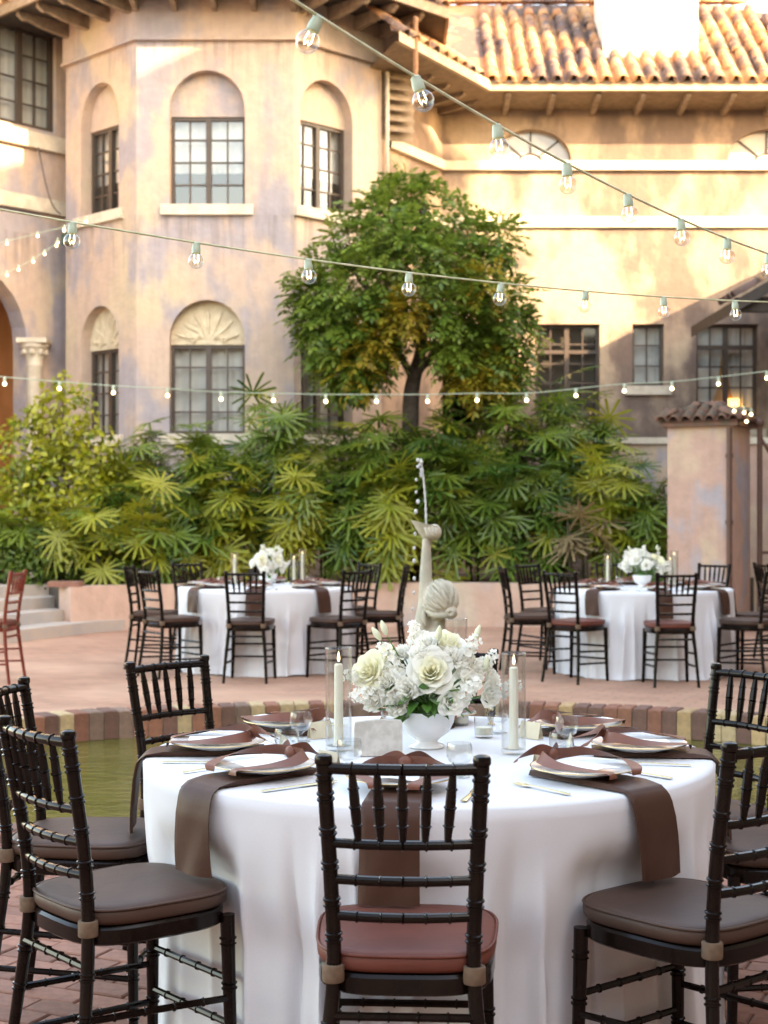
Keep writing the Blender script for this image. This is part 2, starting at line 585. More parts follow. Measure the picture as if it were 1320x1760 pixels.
# cut the pool out of the mortar bed by dropping it below the water there
near_poly = [(-3.7, 7.1), (-3.7, 1.9), (3.9, 1.9), (3.9, 7.1)]
arc = [q for q in hole if q[1] < 7.1]
arc.sort(key=lambda q: -q[0])
bed = MB()
loop = near_poly + arc
tris = tessellate_polygon([[Vector((x, y, 0)) for x, y in loop]])
bed.add([(x, y, -.009) for x, y in loop], [tuple(t) for t in tris])
bedo = bed.build('paving_bed', plain('mortar_sand', (.20, .135, .105), .95, c2=(.14, .09, .07), ns=20))
tag(bedo, kind='structure')

def chamfer_brick(dx, dy, dz, ch=.004):
    m = MB()
    a, b = dx / 2, dy / 2
    vs = [(-a, -b, -dz), (a, -b, -dz), (a, b, -dz), (-a, b, -dz), (-a, -b, -ch), (a, -b, -ch), (a, b, -ch), (-a, b, -ch),
          (-a + ch, -b + ch, 0), (a - ch, -b + ch, 0), (a - ch, b - ch, 0), (-a + ch, b - ch, 0)]
    fs = [(0, 1, 5, 4), (1, 2, 6, 5), (2, 3, 7, 6), (3, 0, 4, 7), (4, 5, 9, 8), (5, 6, 10, 9), (6, 7, 11, 10), (7, 4, 8, 11), (8, 9, 10, 11)]
    return m.add(vs, fs)
bm_brick = chamfer_brick(.199, .0965, .05).mesh('brick', M['brickred'])
rot = R(-24)
cs, sn = math.cos(rot), math.sin(rot)
spots = []
for j in range(-70, 110):
    for i in range(-50, 60):
        lx, ly = i * .206 + (.103 if j % 2 else 0), j * .1035
        x, y = lx * cs - ly * sn, lx * sn + ly * cs + 4
        if not (-3.55 < x < 3.75 and 2.05 < y < 6.95):
            continue
        e = ((x - PC[0]) / (PA + RIMW + .04)) ** 2 + ((y - PC[1]) / (PB + RIMW + .04)) ** 2
        if e < 1: continue
        spots.append((x, y))
def seen(x, y):
    px = 660 + FPX * x / y
    return -40 < px < 1360 and y > 4.1 and ((x - .125) ** 2 + (y - 4.34) ** 2) > .78 ** 2
vis = sorted([s for s in spots if seen(*s)], key=lambda s: s[1])
chosen = set(vis[:300])
rest = MB()
for x, y in spots:
    z = rnd.uniform(-.002, .003)
    if (x, y) in chosen:
        o = inst('brick', bm_brick, bedo, (x, y, z), rot + rnd.uniform(-.012, .012))
    else:
        t = chamfer_brick(.199, .0965, .05)
        a = rot + rnd.uniform(-.012, .012)
        c_, s_ = math.cos(a), math.sin(a)
        rest.add([(v[0] * c_ - v[1] * s_ + x, v[0] * s_ + v[1] * c_ + y, v[2] + z) for v in t.v], t.f)
ro = rest.build('brick_field', M['brickred'], bedo)
tag(ro, kind='stuff')

# pool: basin, water, rim bricks
pool = empty('pool', (PC[0], PC[1], 0))
tag(pool, kind='structure')
b = MB()
n = 96
for k in range(n):
    pass
ring_in = rim_poly(0, n)
ring_bot = rim_poly(-.05, n)
rel = lambda q, z: (q[0] - PC[0], q[1] - PC[1], z)
vs = [rel(q, -.1) for q in rim_poly(.02, n)] + [rel(q, -.62) for q in ring_bot]
b.add(vs, [(k, (k + 1) % n, n + (k + 1) % n, n + k) for k in range(n)] + [tuple(range(n, 2 * n))])
b.build('basin', plain('algae_basin', (.16, .13, .05), .9, c2=(.12, .11, .03), ns=3), pool, smooth=40)
w = MB()
wp = rim_poly(.03, n)
w.add([rel(q, -.17) for q in wp], [tuple(range(n))])
wo = w.build('water', M['water'], pool)
nb = 168
ang, acc, last = [], 0, None
samples = [(k, ell(2 * PI * k / 4000)) for k in range(4001)]
cum = [0]
for a_, b_ in zip(samples, samples[1:]):
    cum.append(cum[-1] + math.dist(a_[1], b_[1]))
per = cum[-1]
ci = 0
rim_meshes = [chamfer_brick(RIMW, per / nb * 1.0 - .008, .20, .008).mesh('rim_brick', m) for m in M['rim']]
for k in range(nb):
    tgt = per * (k + .5) / nb
    while cum[ci] < tgt: ci += 1
    th = 2 * PI * ci / 4000
    q = ell(th)
    nx, ny = math.cos(th) / PA, math.sin(th) / PB
    l = math.hypot(nx, ny)
    nx, ny = nx / l, ny / l
    kind = [0, 1, 2, 0, 3, 1, 4, 5][k % 8] if rnd.random() < .7 else rnd.randrange(6)
    inst('rim_brick', rim_meshes[kind], pool, (q[0] - PC[0] + nx * RIMW / 2, q[1] - PC[1] + ny * RIMW / 2, .03 + rnd.uniform(-.004, .004)), math.atan2(ny, nx) + rnd.uniform(-.01, .01))
mort = MB()
vs = [rel(q, .012) for q in rim_poly(.012, n)] + [rel(q, .012) for q in rim_poly(RIMW - .01, n)] + [rel(q, -.16) for q in rim_poly(.012, n)]
mort.add(vs, [(k, (k + 1) % n, n + (k + 1) % n, n + k) for k in range(n)] + [(k, (k + 1) % n, 2 * n + (k + 1) % n, 2 * n + k) for k in range(n)])
mort.build('rim_mortar', plain('rim_mortar_tone', (.30, .23, .17), .95, c2=(.22, .16, .12), ns=20), pool)

# ------------------------------------------------------------------ villa
villa = empty('villa', (-1, 23, 0))
villa.location = (0, 0, 0)
tag(villa, 'mottled peach and lilac stucco villa with octagonal tower and clay tile roofs', 'building')

def window(F, u0, u1, z0, z1, depth, cols, rows, mat_pane='pane', backing='curtain', sill=True, mull=True, fw=.05, transom=None, parent=villa, pleats=True, split=None):
    w = empty('window', F.p((u0 + u1) / 2, z0, -depth), 0, parent)
    off = w.location.copy()
    def put(name, mb, mat, smooth=False):
        mb.v = [tuple(Vector(v) - off) for v in mb.v]
        return mb.build(name, mat, w, smooth)
    f = MB()
    d0, d1 = -depth - .03, -depth + .045
    f.fbox(F, u0, u0 + fw, z0, z1, d0, d1)
    f.fbox(F, u1 - fw, u1, z0, z1, d0, d1)
    f.fbox(F, u0 + fw, u1 - fw, z1 - fw, z1, d0, d1 - .003)
    f.fbox(F, u0 + fw, u1 - fw, z0, z0 + fw, d0, d1 - .003)
    if mull:
        c = (u0 + u1) / 2
        f.fbox(F, c - .04, c + .04, z0 + fw, z1 - fw, d0 + .003, d1 + .006)
    if transom:
        f.fbox(F, u0 + fw, u1 - fw, transom - .03, transom + .03, d0 + .004, d1 - .004)
    put('frame', f, M['frame'])
    bars = MB()
    for k in range(1, cols):
        if mull and k * 2 == cols: continue
        u = u0 + (u1 - u0) * k / cols
        bars.fbox(F, u - .012, u + .012, z0 + fw, z1 - fw, d0 + .01, d1 - .02)
    for k in range(1, rows):
        z = z0 + (z1 - z0) * k / rows
        bars.fbox(F, u0 + fw, u1 - fw, z - .012, z + .012, d0 + .012, d1 - .022)
    put('glazing_bars', bars, M['frame'])
    for i in range(cols):
        for j in range(rows):
            ua, ub = u0 + (u1 - u0) * i / cols, u0 + (u1 - u0) * (i + 1) / cols
            za, zb = z0 + (z1 - z0) * j / rows, z0 + (z1 - z0) * (j + 1) / rows
            t1, t2 = rnd.uniform(-.004, .004), rnd.uniform(-.004, .004)
            pb = MB()
            pb.add([F.p(ua + .005, za + .005, -depth + t1), F.p(ub - .005, za + .005, -depth - t1), F.p(ub - .005, zb - .005, -depth - t1 + t2), F.p(ua + .005, zb - .005, -depth + t1 + t2)], [(0, 1, 2, 3)])
            put('pane', pb, M[mat_pane])
    cb = MB()
    w_ = u1 - u0
    zt = z0 if not split else split
    cb.grid(lambda a, t: F.p(u0 - .15 + (w_ + .3) * a, zt - .1 + (z1 - zt + .2) * t, -depth - .11 + (.018 * math.sin(a * w_ * 42 + 2 * math.sin(a * 9)) if pleats else 0)), 60 if pleats else 1, 1)
    put('curtain' if backing.startswith('cur') else 'interior', cb, M[backing], True)
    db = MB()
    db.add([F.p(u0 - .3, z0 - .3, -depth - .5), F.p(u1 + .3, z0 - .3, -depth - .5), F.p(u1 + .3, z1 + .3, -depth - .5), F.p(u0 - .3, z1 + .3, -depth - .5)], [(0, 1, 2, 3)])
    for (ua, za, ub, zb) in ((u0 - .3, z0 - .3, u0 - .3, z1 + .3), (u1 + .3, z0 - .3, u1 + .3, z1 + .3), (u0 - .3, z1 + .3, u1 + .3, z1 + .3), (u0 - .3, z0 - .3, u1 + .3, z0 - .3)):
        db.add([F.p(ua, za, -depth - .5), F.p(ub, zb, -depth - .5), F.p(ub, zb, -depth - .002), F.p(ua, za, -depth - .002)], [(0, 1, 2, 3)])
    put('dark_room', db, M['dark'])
    if sill:
        sb = MB()
        sb.fbox(F, u0 - .12, u1 + .12, z0 - .155, z0 - .003, -depth - .02, .07)
        put('sill', sb, M['stone'])
    return w

TWB = 0.0
pL, p1, p2, pR = (-4.90, 23.30), (-3.6, 22.0), (-1.31, 22.0), (-.04, 23.27)
FL, FF, FRt = Fr(pL, p1), Fr(p1, p2), Fr(p2, pR)
ZT = 8.40
DEP = .24
def tower_face(F, ua, ub, left_jamb):
    zs_u, zs_l = 7.30, 3.96
    r = (ub - ua) / 2
    rise = min(.58, r * 1.05)
    if r < .5: rise = .58
    h1 = arch_loop(ua, ub, 5.92, zs_u, rise=rise)
    h2 = arch_loop(ua, ub, 2.59, zs_l, rise=rise)
    m = MB()
    m.wall(F, [(0, -.05), (F.L, -.05), (F.L, ZT), (0, ZT)], [h1, h2], DEP)
    m.build('wall', M['stucco'], villa)
    for zs, mt, ztop in ((zs_u, 'stucco', 7.24), (zs_l, 'carved', 3.90)):
        t = MB()
        loop = [q for q in arch_loop(ua - .02, ub + .02, ztop, zs, rise=rise + .02)]
        tr = tessellate_polygon([[Vector((u, z, 0)) for u, z in loop]])
        t.add([F.p(u, z, -DEP + .07) for u, z in loop], [tuple(x) for x in tr])
        # underside
        t.add([F.p(ua, ztop, -DEP + .07), F.p(ub, ztop, -DEP + .07), F.p(ub, ztop, -DEP - .1), F.p(ua, ztop, -DEP - .1)], [(0, 1, 2, 3)])
        if mt == 'carved':
            # shell ribs and scrolls in relief
            c, rr = (ua + ub) / 2, (ub - ua) / 2
            for k in range(7):
                a = PI * (k + .5) / 7
                pts = [F.p(c + rr * q * math.cos(a) * .9, ztop + .05 + (rise * .85) * q * math.sin(a) + .02 * math.sin(q * 7 + k), -DEP + .07) for q in (.2, .4, .6, .8, .93)]
                t.tube(pts, [.012, .022, .028, .03, .012], 6)
            for sx in (-1, 1):
                t.tube([F.p(c + sx * rr * (.15 + .5 * q) , ztop + .09 + .05 * math.sin(q * 9), -DEP + .075) for q in [i / 8 for i in range(9)]], .02, 6)
        t.build('tympanum', M[mt], villa, 30)
def tower_win(F, ua, ub, cols, **kw):
    window(F, ua, ub, 5.92, 7.24, DEP, cols, 4, split=6.55, **kw)
    window(F, ua, ub, 2.59, 3.90, DEP, cols, 4, **kw)
for F, a, b_, cols in ((FL, 139, 204, 4), (FF, 291, 421, 4), (FRt, 516, 606, 4)):
    ua, ub = F.u(a), F.u(b_)
    tower_face(F, ua, ub, 0)
    tower_win(F, ua, ub, cols)
# returns behind the tower and cornice band
for a, b_ in (((-4.9, 26.5), pL), (pR, (-.04, 27.0))):
    m = MB()
    F = Fr(a, b_)
    m.wall(F, [(0, -.05), (F.L, -.05), (F.L, ZT), (0, ZT)], [], 0)
    m.build('wall', M['stucco'], villa)
def offset_chain(pts, d):
    out = []
    for i, p in enumerate(pts):
        ns = []
        if i > 0: ns.append(Fr(pts[i - 1], p).N)
        if i < len(pts) - 1: ns.append(Fr(p, pts[i + 1]).N)
        if len(ns) == 1:
            q = Vector((p[0], p[1], 0)) + ns[0] * d
        else:
            b2 = (ns[0] + ns[1]).normalized()
            q = Vector((p[0], p[1], 0)) + b2 * (d / b2.dot(ns[0]))
        out.append((q.x, q.y))
    return out
chain = [(-4.9, 26.5), pL, p1, p2, pR, (-.04, 27.0)]
def band(chain, z0, z1, out, name, mat, parent=villa):
    a, b2 = offset_chain(chain, -.02), offset_chain(chain, out)
    m = MB()
    n = len(chain)
    vs = [(x, y, z0) for x, y in a] + [(x, y, z0) for x, y in b2] + [(x, y, z1) for x, y in b2] + [(x, y, z1) for x, y in a]
    fs = []
    for k in range(n - 1):
        for r_ in range(3):
            fs.append((r_ * n + k, r_ * n + k + 1, (r_ + 1) * n + k + 1, (r_ + 1) * n + k))
    m.add(vs, fs)
    return m.build(name, mat, parent)
band(chain, 8.34, 8.95, .045, 'frieze', M['stucco'])
band(chain, 8.30, 8.345, .075, 'moulding', M['stucco'])
# tower eave: soffit, fascia, brackets, tiles
ZE = 8.93
OV = 1.0
eave = offset_chain(chain, OV)
m = MB()
inn = offset_chain(chain, .02)
n = len(chain)
m.add([(x, y, ZE) for x, y in inn] + [(x, y, ZE) for x, y in eave], [(k, k + 1, n + k + 1, n + k) for k in range(n - 1)])
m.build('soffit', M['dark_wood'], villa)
band(eave, ZE - .03, ZE + .12, .03, 'fascia', M['eave_wood'])
apex = (-2.45, 25.5, 11.6)
m = MB()
ee = offset_chain(chain, OV + .02)
m.add([(x, y, ZE + .13) for x, y in ee] + [apex], [(k, k + 1, n) for k in range(n - 1)])
troof = m.build('roof', M['tile'], villa)

def bracket(F, u, z, length, wd=.075, h=.17):
    b = MB()
    prof = [(0, -h * 1.25), (.15, -h * 1.2), (length * .55, -h * .95), (length * .8, -h * .62), (length * .9, -h * .72), (length, -h * .35), (length, 0), (0, 0)]
    k = len(prof)
    vs = [F.p(u + s_ * wd / 2, z + zz, d) for s_ in (-1, 1) for d, zz in prof]
    b.add(vs, [tuple(range(k)), tuple(range(2 * k - 1, k - 1, -1))] + [(i, (i + 1) % k, k + (i + 1) % k, k + i) for i in range(k)])
    return b
for F, us in ((FL, (.12, .66, 1.2, 1.74)), (FF, (.0, .57, 1.145, 1.72, 2.29)), (FRt, (.1, .65, 1.2, 1.75))):
    for u in us:
        bracket(F, u, ZE - .008, OV - .08).build('bracket', M['bracket'], villa)
# clay tiles
def barrel(L=.46, r0=.10, r1=.082, n=7, th=.014):
    m = MB()
    vs = []
    for r, y in ((r0, 0), (r1, L)):
        for rr in (r, r - th):
            for k in range(n + 1):
                a = PI * k / n
                vs.append((rr * math.cos(a), y, rr * math.sin(a)))
    w = n + 1
    fs = []
    for k in range(n):
        fs += [(k, k + 1, 2 * w + k + 1, 2 * w + k), (w + k, 3 * w + k, 3 * w + k + 1, w + k + 1), (k, w + k, w + k + 1, k + 1), (2 * w + k, 2 * w + k + 1, 3 * w + k + 1, 3 * w + k)]
    return m.add(vs, fs)
tile_me = barrel().mesh('roof_tile', M['tile'], True)
pan_me = barrel(.46, .10, .082).mesh('pan_tile', M['tile'], True)
def tile_at(parent, p, along, upn, roll=0, name='roof_tile', me=None):
    y = along.normalized()
    z = (upn - y * upn.dot(y)).normalized()
    x = y.cross(z)
    mt = Matrix((x, y, z)).transposed().to_4x4()
    mt.translation = p
    return inst(name, me or tile_me, parent, matrix=mt @ Matrix.Rotation(roll, 4, 'Y'))
for a, b2 in zip(ee[1:4], ee[2:5]):
    a3, b3 = Vector((*a, ZE + .14)), Vector((*b2, ZE + .14))
    L = (b3 - a3).length
    ap = Vector(apex)
    k = int(L / .27)
    for i in range(k):
        p = a3.lerp(b3, (i + .5) / k)
        F = Fr(a, b2)
        up = (-F.N * 1 + Vector((0, 0, .62)))
        for row in range(2):
            tile_at(troof, p + up.normalized() * (row * .4 - .06) + Vector((0, 0, rnd.uniform(-.01, .01))), up + F.U * rnd.uniform(-.03, .03), Vector((0, 0, 1)))

# right wing
WY = 25.5
FW = Fr((.98, WY), (9.5, WY))
FD = Fr((-.08, 23.676), (.98, WY))
ZW = 8.24
def wz(py): return CAM_H + (880 - py) * WY / FPX
def wu(px): return (px - 660) * WY / FPX - .98
win1 = (wu(920), wu(1031), wz(724), wz(557))
win2 = (wu(1087), wu(1141), wz(663), wz(557))
win3 = (wu(1197), wu(1303), wz(737), wz(557))
win4 = (wu(751), wu(862), wz(740), wz(557))
lun1 = (wu(845), wu(982), wz(277), wz(222))
lun2 = (wu(1252), wu(1392), wz(277), wz(222))
holes = [[(w_[0], w_[2]), (w_[1], w_[2]), (w_[1], w_[3]), (w_[0], w_[3])] for w_ in (win1, win2, win3, win4)]
holes += [arch_loop(w_[0], w_[1], w_[2], w_[2] + .02, rise=w_[3] - w_[2] - .02) for w_ in (lun1, lun2)]
m = MB()
m.wall(FW, [(0, -.05), (FW.L, -.05), (FW.L, ZW), (0, ZW)], holes, .17)
m.build('wall', M['stucco2'], villa)
m = MB()
m.wall(FD, [(0, -.05), (FD.L, -.05), (FD.L, ZW), (0, ZW)], [], 0)
m.build('wall', M['stucco2'], villa)
window(FW, *win1, .17, 4, 5, 'pane_dark', 'curtain_dim', sill=False, transom=win1[2] + (win1[3] - win1[2]) * .72, pleats=False)
window(FW, *win2, .17, 2, 3, 'pane', 'curtain', mull=False)
w3 = window(FW, *win3, .17, 4, 5, 'pane', 'curtain', transom=win3[2] + (win3[3] - win3[2]) * .78)
window(FW, *win4, .17, 4, 5, 'pane_dark', 'dark', sill=False, pleats=False)
# drapes and lamp in the lit window
o3 = w3.location
dr = MB()
cu = (win3[0] + win3[1]) / 2
zb, zt = win3[2], win3[2] + (win3[3] - win3[2]) * .8
dr.add([FW.p(cu - .34, zb, -.255) - o3, FW.p(cu + .30, zb, -.255) - o3, FW.p(cu + .1, zb + .7, -.255) - o3, FW.p(cu, zt + .2, -.25) - o3, FW.p(cu - .12, zb + .7, -.25) - o3], [(0, 1, 2, 3, 4)])
dr.build('drape', M['drape'], w3)
lm = MB()
lp = PX(1265, 700, WY)
lm.lathe([(.17, -.13), (.185, -.1), (.14, .09), (.10, .16)], 18, (0, 0, 0))
lm.v = [tuple(Vector((v[0], v[1] * .35, v[2])) + Vector((lp.x, WY + .215, lp.z)) - o3) for v in lm.v]
lm.build('lamp', M['lampshade'], w3, True)
# lunettes
for lu in (lun1, lun2):
    c, r = (lu[0] + lu[1]) / 2, (lu[1] - lu[0]) / 2
    h = lu[3] - lu[2]
    w = empty('lunette_window', FW.p(c, lu[2], -.17), 0, villa)
    off = w.location
    t = MB()
    lp_ = arch_loop(lu[0] - .02, lu[1] + .02, lu[2], lu[2] + .02, rise=h)
    t.add([FW.p(u, z, -.165) - off for u, z in lp_], [tuple(x) for x in tessellate_polygon([[Vector((u, z, 0)) for u, z in lp_]])])
    t.build('pane', plain('frosted_pane', (.55, .53, .50), .12, c2=(.48, .46, .45), ns=2), w)
    f = MB()
    for k in range(1, 4):
        a = PI * k / 4
        f.tube([FW.p(c + r * q * math.cos(a), lu[2] + h * q * math.sin(a), -.15) - off for q in (.3, .99)], .014, 6)
    f.tube([FW.p(c + r * .3 * math.cos(PI * k / 10), lu[2] + h * .3 * math.sin(PI * k / 10), -.15) - off for k in range(11)], .012, 6)
    f.build('glazing_bars', M['frame'], w)
def wing_band(z0, z1, out, mat, name):
    return band([(.05, 23.9), (.98, WY), (9.5, WY)], z0, z1, out, name, mat)
wing_band(7.20, 7.355, .09, M['stone'], 'sill_band')
wing_band(6.24, 6.42, .07, M['stone'], 'string_course')
# eaves of the wing
eW = [(.52 - .35, 22.0), (1.70, 24.6), (9.6, 24.6)]
inW = [(-.3, 23.3), (.96, WY - .02), (9.5, WY - .02)]
ZWE = 8.36
m = MB()
m.add([(x, y, ZW - .02) for x, y in inW] + [(x, y, ZWE - .06) for x, y in eW], [(0, 1, 4, 3), (1, 2, 5, 4)])
m.build('soffit', M['eave_wood'], villa)
band(eW, ZWE - .07, ZWE + .085, .06, 'fascia', plain('cream_fascia', (.50, .38, .26), .7, c2=(.42, .31, .2), ns=6))
FE = Fr((.98, WY), (9.5, WY))
for k in range(11):
    u = 1.05 + k * .735
    bracket(FE, u, ZWE - .075, .84, .085, .13).build('rafter_tail', M['bracket'], villa)
FE2 = Fr((.12, 24.0), (.98, WY))
for u in (.0, .55, 1.1, 1.6):
    bracket(FE2, u, ZWE - .075, .74, .085, .13).build('rafter_tail', M['bracket'], villa)
# wing roof: tiles on a slope of 38 degrees
SL = R(38)
y0, z0 = 24.52, 8.44
tR = 2.75
upv = Vector((0, math.cos(SL), math.sin(SL)))
nrm = Vector((0, -math.sin(SL), math.cos(SL)))
roof = MB()
xl_, xr_ = -.6, 9.5
ridge_z = z0 + tR * math.tan(SL)
xh = 6.1                      # the ridge ends in a hip on the right
roof.add([(1.66, y0, z0), (xr_, y0, z0), (xr_, y0 + 1.2, z0 + 1.2 * math.tan(SL)), (xh, y0 + tR, ridge_z), (.3, y0 + tR, ridge_z), (.1, 21.9, z0), (.0, y0 + tR, ridge_z)],
         [(0, 1, 2, 3, 4), (5, 0, 4, 6)])
rf = roof.build('roof', M['tile'], villa)
rowL = .40
for i in range(30):
    x = 1.76 + i * .262
    if x > 9.2: break
    tmax = tR if x < xh else tR - (x - xh) * (tR - 1.2) / (xr_ - xh)
    rows = int(tmax / math.cos(SL) / rowL)
    for j in range(rows):
        p = Vector((x + rnd.uniform(-.012, .012), y0, z0)) + upv * (j * rowL - .05) + nrm * (.018 + rnd.uniform(-.008, .01))
        if 3.7 < x < 5.22 and j >= 3: continue
        tile_at(rf, p, upv + Vector((rnd.uniform(-.04, .04), 0, .045)), nrm)
    # eave-end pan tile between the covers
    p = Vector((x + .131, y0, z0)) + upv * -.05 + nrm * .09
    tile_at(rf, p, upv, -nrm, 0, 'pan_tile', pan_me)
# tiles along the short slanting eave
eA, eB = Vector((.2, 22.0, z0)), Vector((1.66, 24.5, z0))
dirE = (eB - eA).normalized()
upE = Vector((-dirE.y, dirE.x, .78)).normalized()
for i in range(9):
    p = eA.lerp(eB, (i + .5) / 9.5)
    for j in range(3):
        tile_at(rf, p + upE * (j * .4 - .06) + Vector((0, 0, .02)), upE, Vector((0, 0, 1)))
# ridge tiles
for i in range(14):
    tile_at(rf, Vector((.9 + i * .4, y0 + tR, ridge_z + .03)), Vector((1, 0, .03)), Vector((0, 0, 1)))
# chimney
ch = MB()
ch.box((4.46, 25.3 + .55, 10.2), (1.58, 1.1, 3.6))
ch.build('chimney', M['white_stucco'], rf)
cc = MB()
cc.box((4.46, 25.85, 12.1), (1.8, 1.3, .2))
cc.build('chimney_cap', M['white_stucco'], rf)
# louvred vent, downpipe and rain chain between tower and wing
FV = Fr((.0, 23.35), (.42, 23.5))
for k in range(7):
    z = 7.42 + k * .16
    v = MB()
    a, bq = FV.p(0, z), FV.p(.46, z)
    v.add([FV.p(0, z, 0), FV.p(.46, z, 0), FV.p(.46, z - .11, .12), FV.p(0, z - .11, .12), FV.p(0, z + .02, 0), FV.p(.46, z + .02, 0), FV.p(.46, z - .09, .12), FV.p(0, z - .09, .12)],
          [(0, 1, 2, 3), (4, 5, 6, 7), (3, 2, 6, 7), (0, 3, 7, 4), (1, 2, 6, 5)])
    v.build('louvre_slat', M['eave_wood'], villa)
v = MB()
v.fbox(FV, -.02, .5, 7.2, 8.6, -.06, -.04)
v.build('louvre_back', M['eave_wood'], villa)
v = MB()
v.tube([(.05, 23.2, 8.2), (.05, 23.2, 7.0), (.05, 23.2, 6.6)], .03, 8)
v.build('downpipe', M['stone'], villa, True)
rc = MB()
q0 = PX(714, 30, 22.4)
pts = [Vector((q0.x + .022 * math.cos(k * 1.3), q0.y + .022 * math.sin(k * 1.3), q0.z - k * .0165)) for k in range(78)]
rc.tube(pts, .024, 6)
pts = [Vector((q0.x - .022 * math.cos(k * 1.3), q0.y - .022 * math.sin(k * 1.3), q0.z - k * .0165)) for k in range(78)]
rc.tube(pts, .024, 6)
rc.build('rain_chain', plain('copper_chain', (.42, .2, .1), .6, .2, c2=(.3, .15, .08), ns=10), villa, True)

# left range with porch arch
FQ = Fr((-8.2, 20.30), (-4.88, 24.2))
jr = FQ.u(46)
a0 = jr - 2.3
zspring = 4.06
uw0, uw1 = FQ.u(-160), FQ.u(96)
hole_a = arch_loop(a0, jr, 0.4, zspring)
hole_w = [(uw0, 7.42), (uw1, 7.42), (uw1, 9.3), (uw0, 9.3)]
m = MB()
m.wall(FQ, [(0, -.05), (FQ.L, -.05), (FQ.L, 9.8), (0, 9.8)], [hole_a, hole_w], .35)
m.build('wall', M['stucco'], villa)
window(FQ, uw0, uw1, 7.42, 9.3, .12, 8, 5, 'pane', 'curtain', sill=False, mull=False, fw=.07)
hv = MB()
for k in range(1, 4):
    u = uw0 + (uw1 - uw0) * k / 4
    hv.fbox(FQ, u - .05, u + .05, 7.45, 9.3, -.10, -.03)
hv.build('window_mullions', M['frame'], villa)
for z_, z2 in ((7.10, 7.34), (6.12, 6.34)):
    sb = MB()
    sb.fbox(FQ, 0, FQ.L, z_, z2, -.02, .10)
    sb.build('string_course', M['stone'], villa)
pb = MB()
pb.fbox(FQ, a0 - .6, jr + .6, .3, 5.6, -1.8, -1.75)
pb.fbox(FQ, jr + .45, jr + .6, .3, 5.6, -1.75, -.36)
pb.fbox(FQ, a0 - .6, jr + .6, 5.5, 5.6, -1.75, -.36)
pb.fbox(FQ, a0 - .6, a0 - .45, .3, 5.6, -1.75, -.36)
pb.build('porch_wall', M['doorwood'], villa)
cl = MB()
c = FQ.p(jr + .10, 0, .06)
cl.lathe([(.13, .4), (.12, 3.7), (.13, 3.72), (.12, 3.76), (.15, 3.86), (.20, 3.98), (.22, 4.0), (.22, 4.06)], 18, (c.x, c.y, 0))
cl.build('column', M['stone'], villa, 35)
cp = MB()
for k in range(8):
    a = 2 * PI * k / 8
    q = Vector((c.x + .17 * math.cos(a), c.y + .17 * math.sin(a), 3.92))
    cp.ball(q, .05, 8, 5)
cp.fbox(Fr((c.x - .2, c.y), (c.x + .2, c.y)), -.03, .43, 4.06, 4.13, -.23, .23)
cp.build('capital', M['stone'], villa, 40)

# iron junction box and loose cable on the tower
jb = MB()
jb.fbox(FL, .02, .22, 5.55, 5.72, 0, .1)
jo = jb.build('junction_box', plain('green_box_paint', (.05, .10, .08), .5, c2=(.04, .08, .06), ns=9), villa)
cb_ = MB()
qa, qb = FQ.p(FQ.u(58), 7.1, .12), PX(104, 368, 23.2)
cb_.tube([qa.lerp(qb, t) + Vector((0, 0, -.25 * math.sin(PI * t))) for t in [i / 12 for i in range(13)]], .012, 6)
cb_.build('cable', M['frame'], villa)

# ------------------------------------------------------------------ right wing, its tall unseen block added to shade the court
east = empty('side_shade_wing', (9, 6, 0))
east.location = (0, 0, 0)
tag(east, 'tall plain stucco wing opposite the steps, added to shade the court', 'building')
def side_block(y0_, y1_, x0_, h, name):
    F = Fr((x0_, y1_), (x0_, y0_))
    us = []
    m = MB()
    hs = []
    nwin = max(1, int((y1_ - y0_) / 4))
    for k in range(nwin):
        c = (k + .5) * F.L / nwin
        for z in ([1.2] + ([5.2] if h > 7.5 else []) + ([9] if h > 12 else [])):
            hs.append([(c - .6, z), (c + .6, z), (c + .6, z + 1.9), (c - .6, z + 1.9)])
    m.wall(F, [(0, -.05), (F.L, -.05), (F.L, h), (0, h)], hs, .2)
    m.build('wall', M['stucco2'], east)
    for hh in hs:
        wb = MB()
        wb.fbox(F, hh[0][0], hh[1][0], hh[0][1], hh[2][1], -.24, -.2)
        wb.build('window', M['curtain_dim'], east)
        for k in range(1, 3):
            pass
    body = MB()
    body.box((x0_ + 3.02, (y0_ + y1_) / 2, h / 2), (5.5, y1_ - y0_, h))
    body.build('wall', M['stucco2'], east)
SH_Y, SH_H, SH_X = 16.2, 13.7, 9.0
side_block(-12, SH_Y, SH_X, SH_H, 'a')  # tall block put in out of view to keep sun off tower and court
side_block(SH_Y, 25.4, 7.9, 5.75, 'b')
rb = MB()
rb.box((10.2, (SH_Y + 25.3) / 2, 6.25), (6.2, 25.3 - SH_Y, .2), Matrix.Rotation(R(-9), 3, 'Y'))
rb.build('roof', M['moss_tile'], east)
rear = empty('rear_shade_wing', (0, 0, 0))  # unseen block added behind the camera to cut low sky light
tag(rear, 'plain stucco wing opposite the tower, added out of view to block low sky', 'building')
m = MB()
m.box((-3, -13, 4.3), (26, 5, 8.6))
m.build('wall', M['stucco2'], rear)
for k in range(7):
    for z in (1.4, 5.4):
        m = MB()
        m.box((-12.6 + k * 3.2, -10.5, z + .9), (1.2, .12, 1.8))
        m.build('window', M['pane_dark'], rear)
m = MB()
m.box((-3, -12.9, 8.75), (27, 6.4, .3))
m.build('roof', M['moss_tile'], rear)
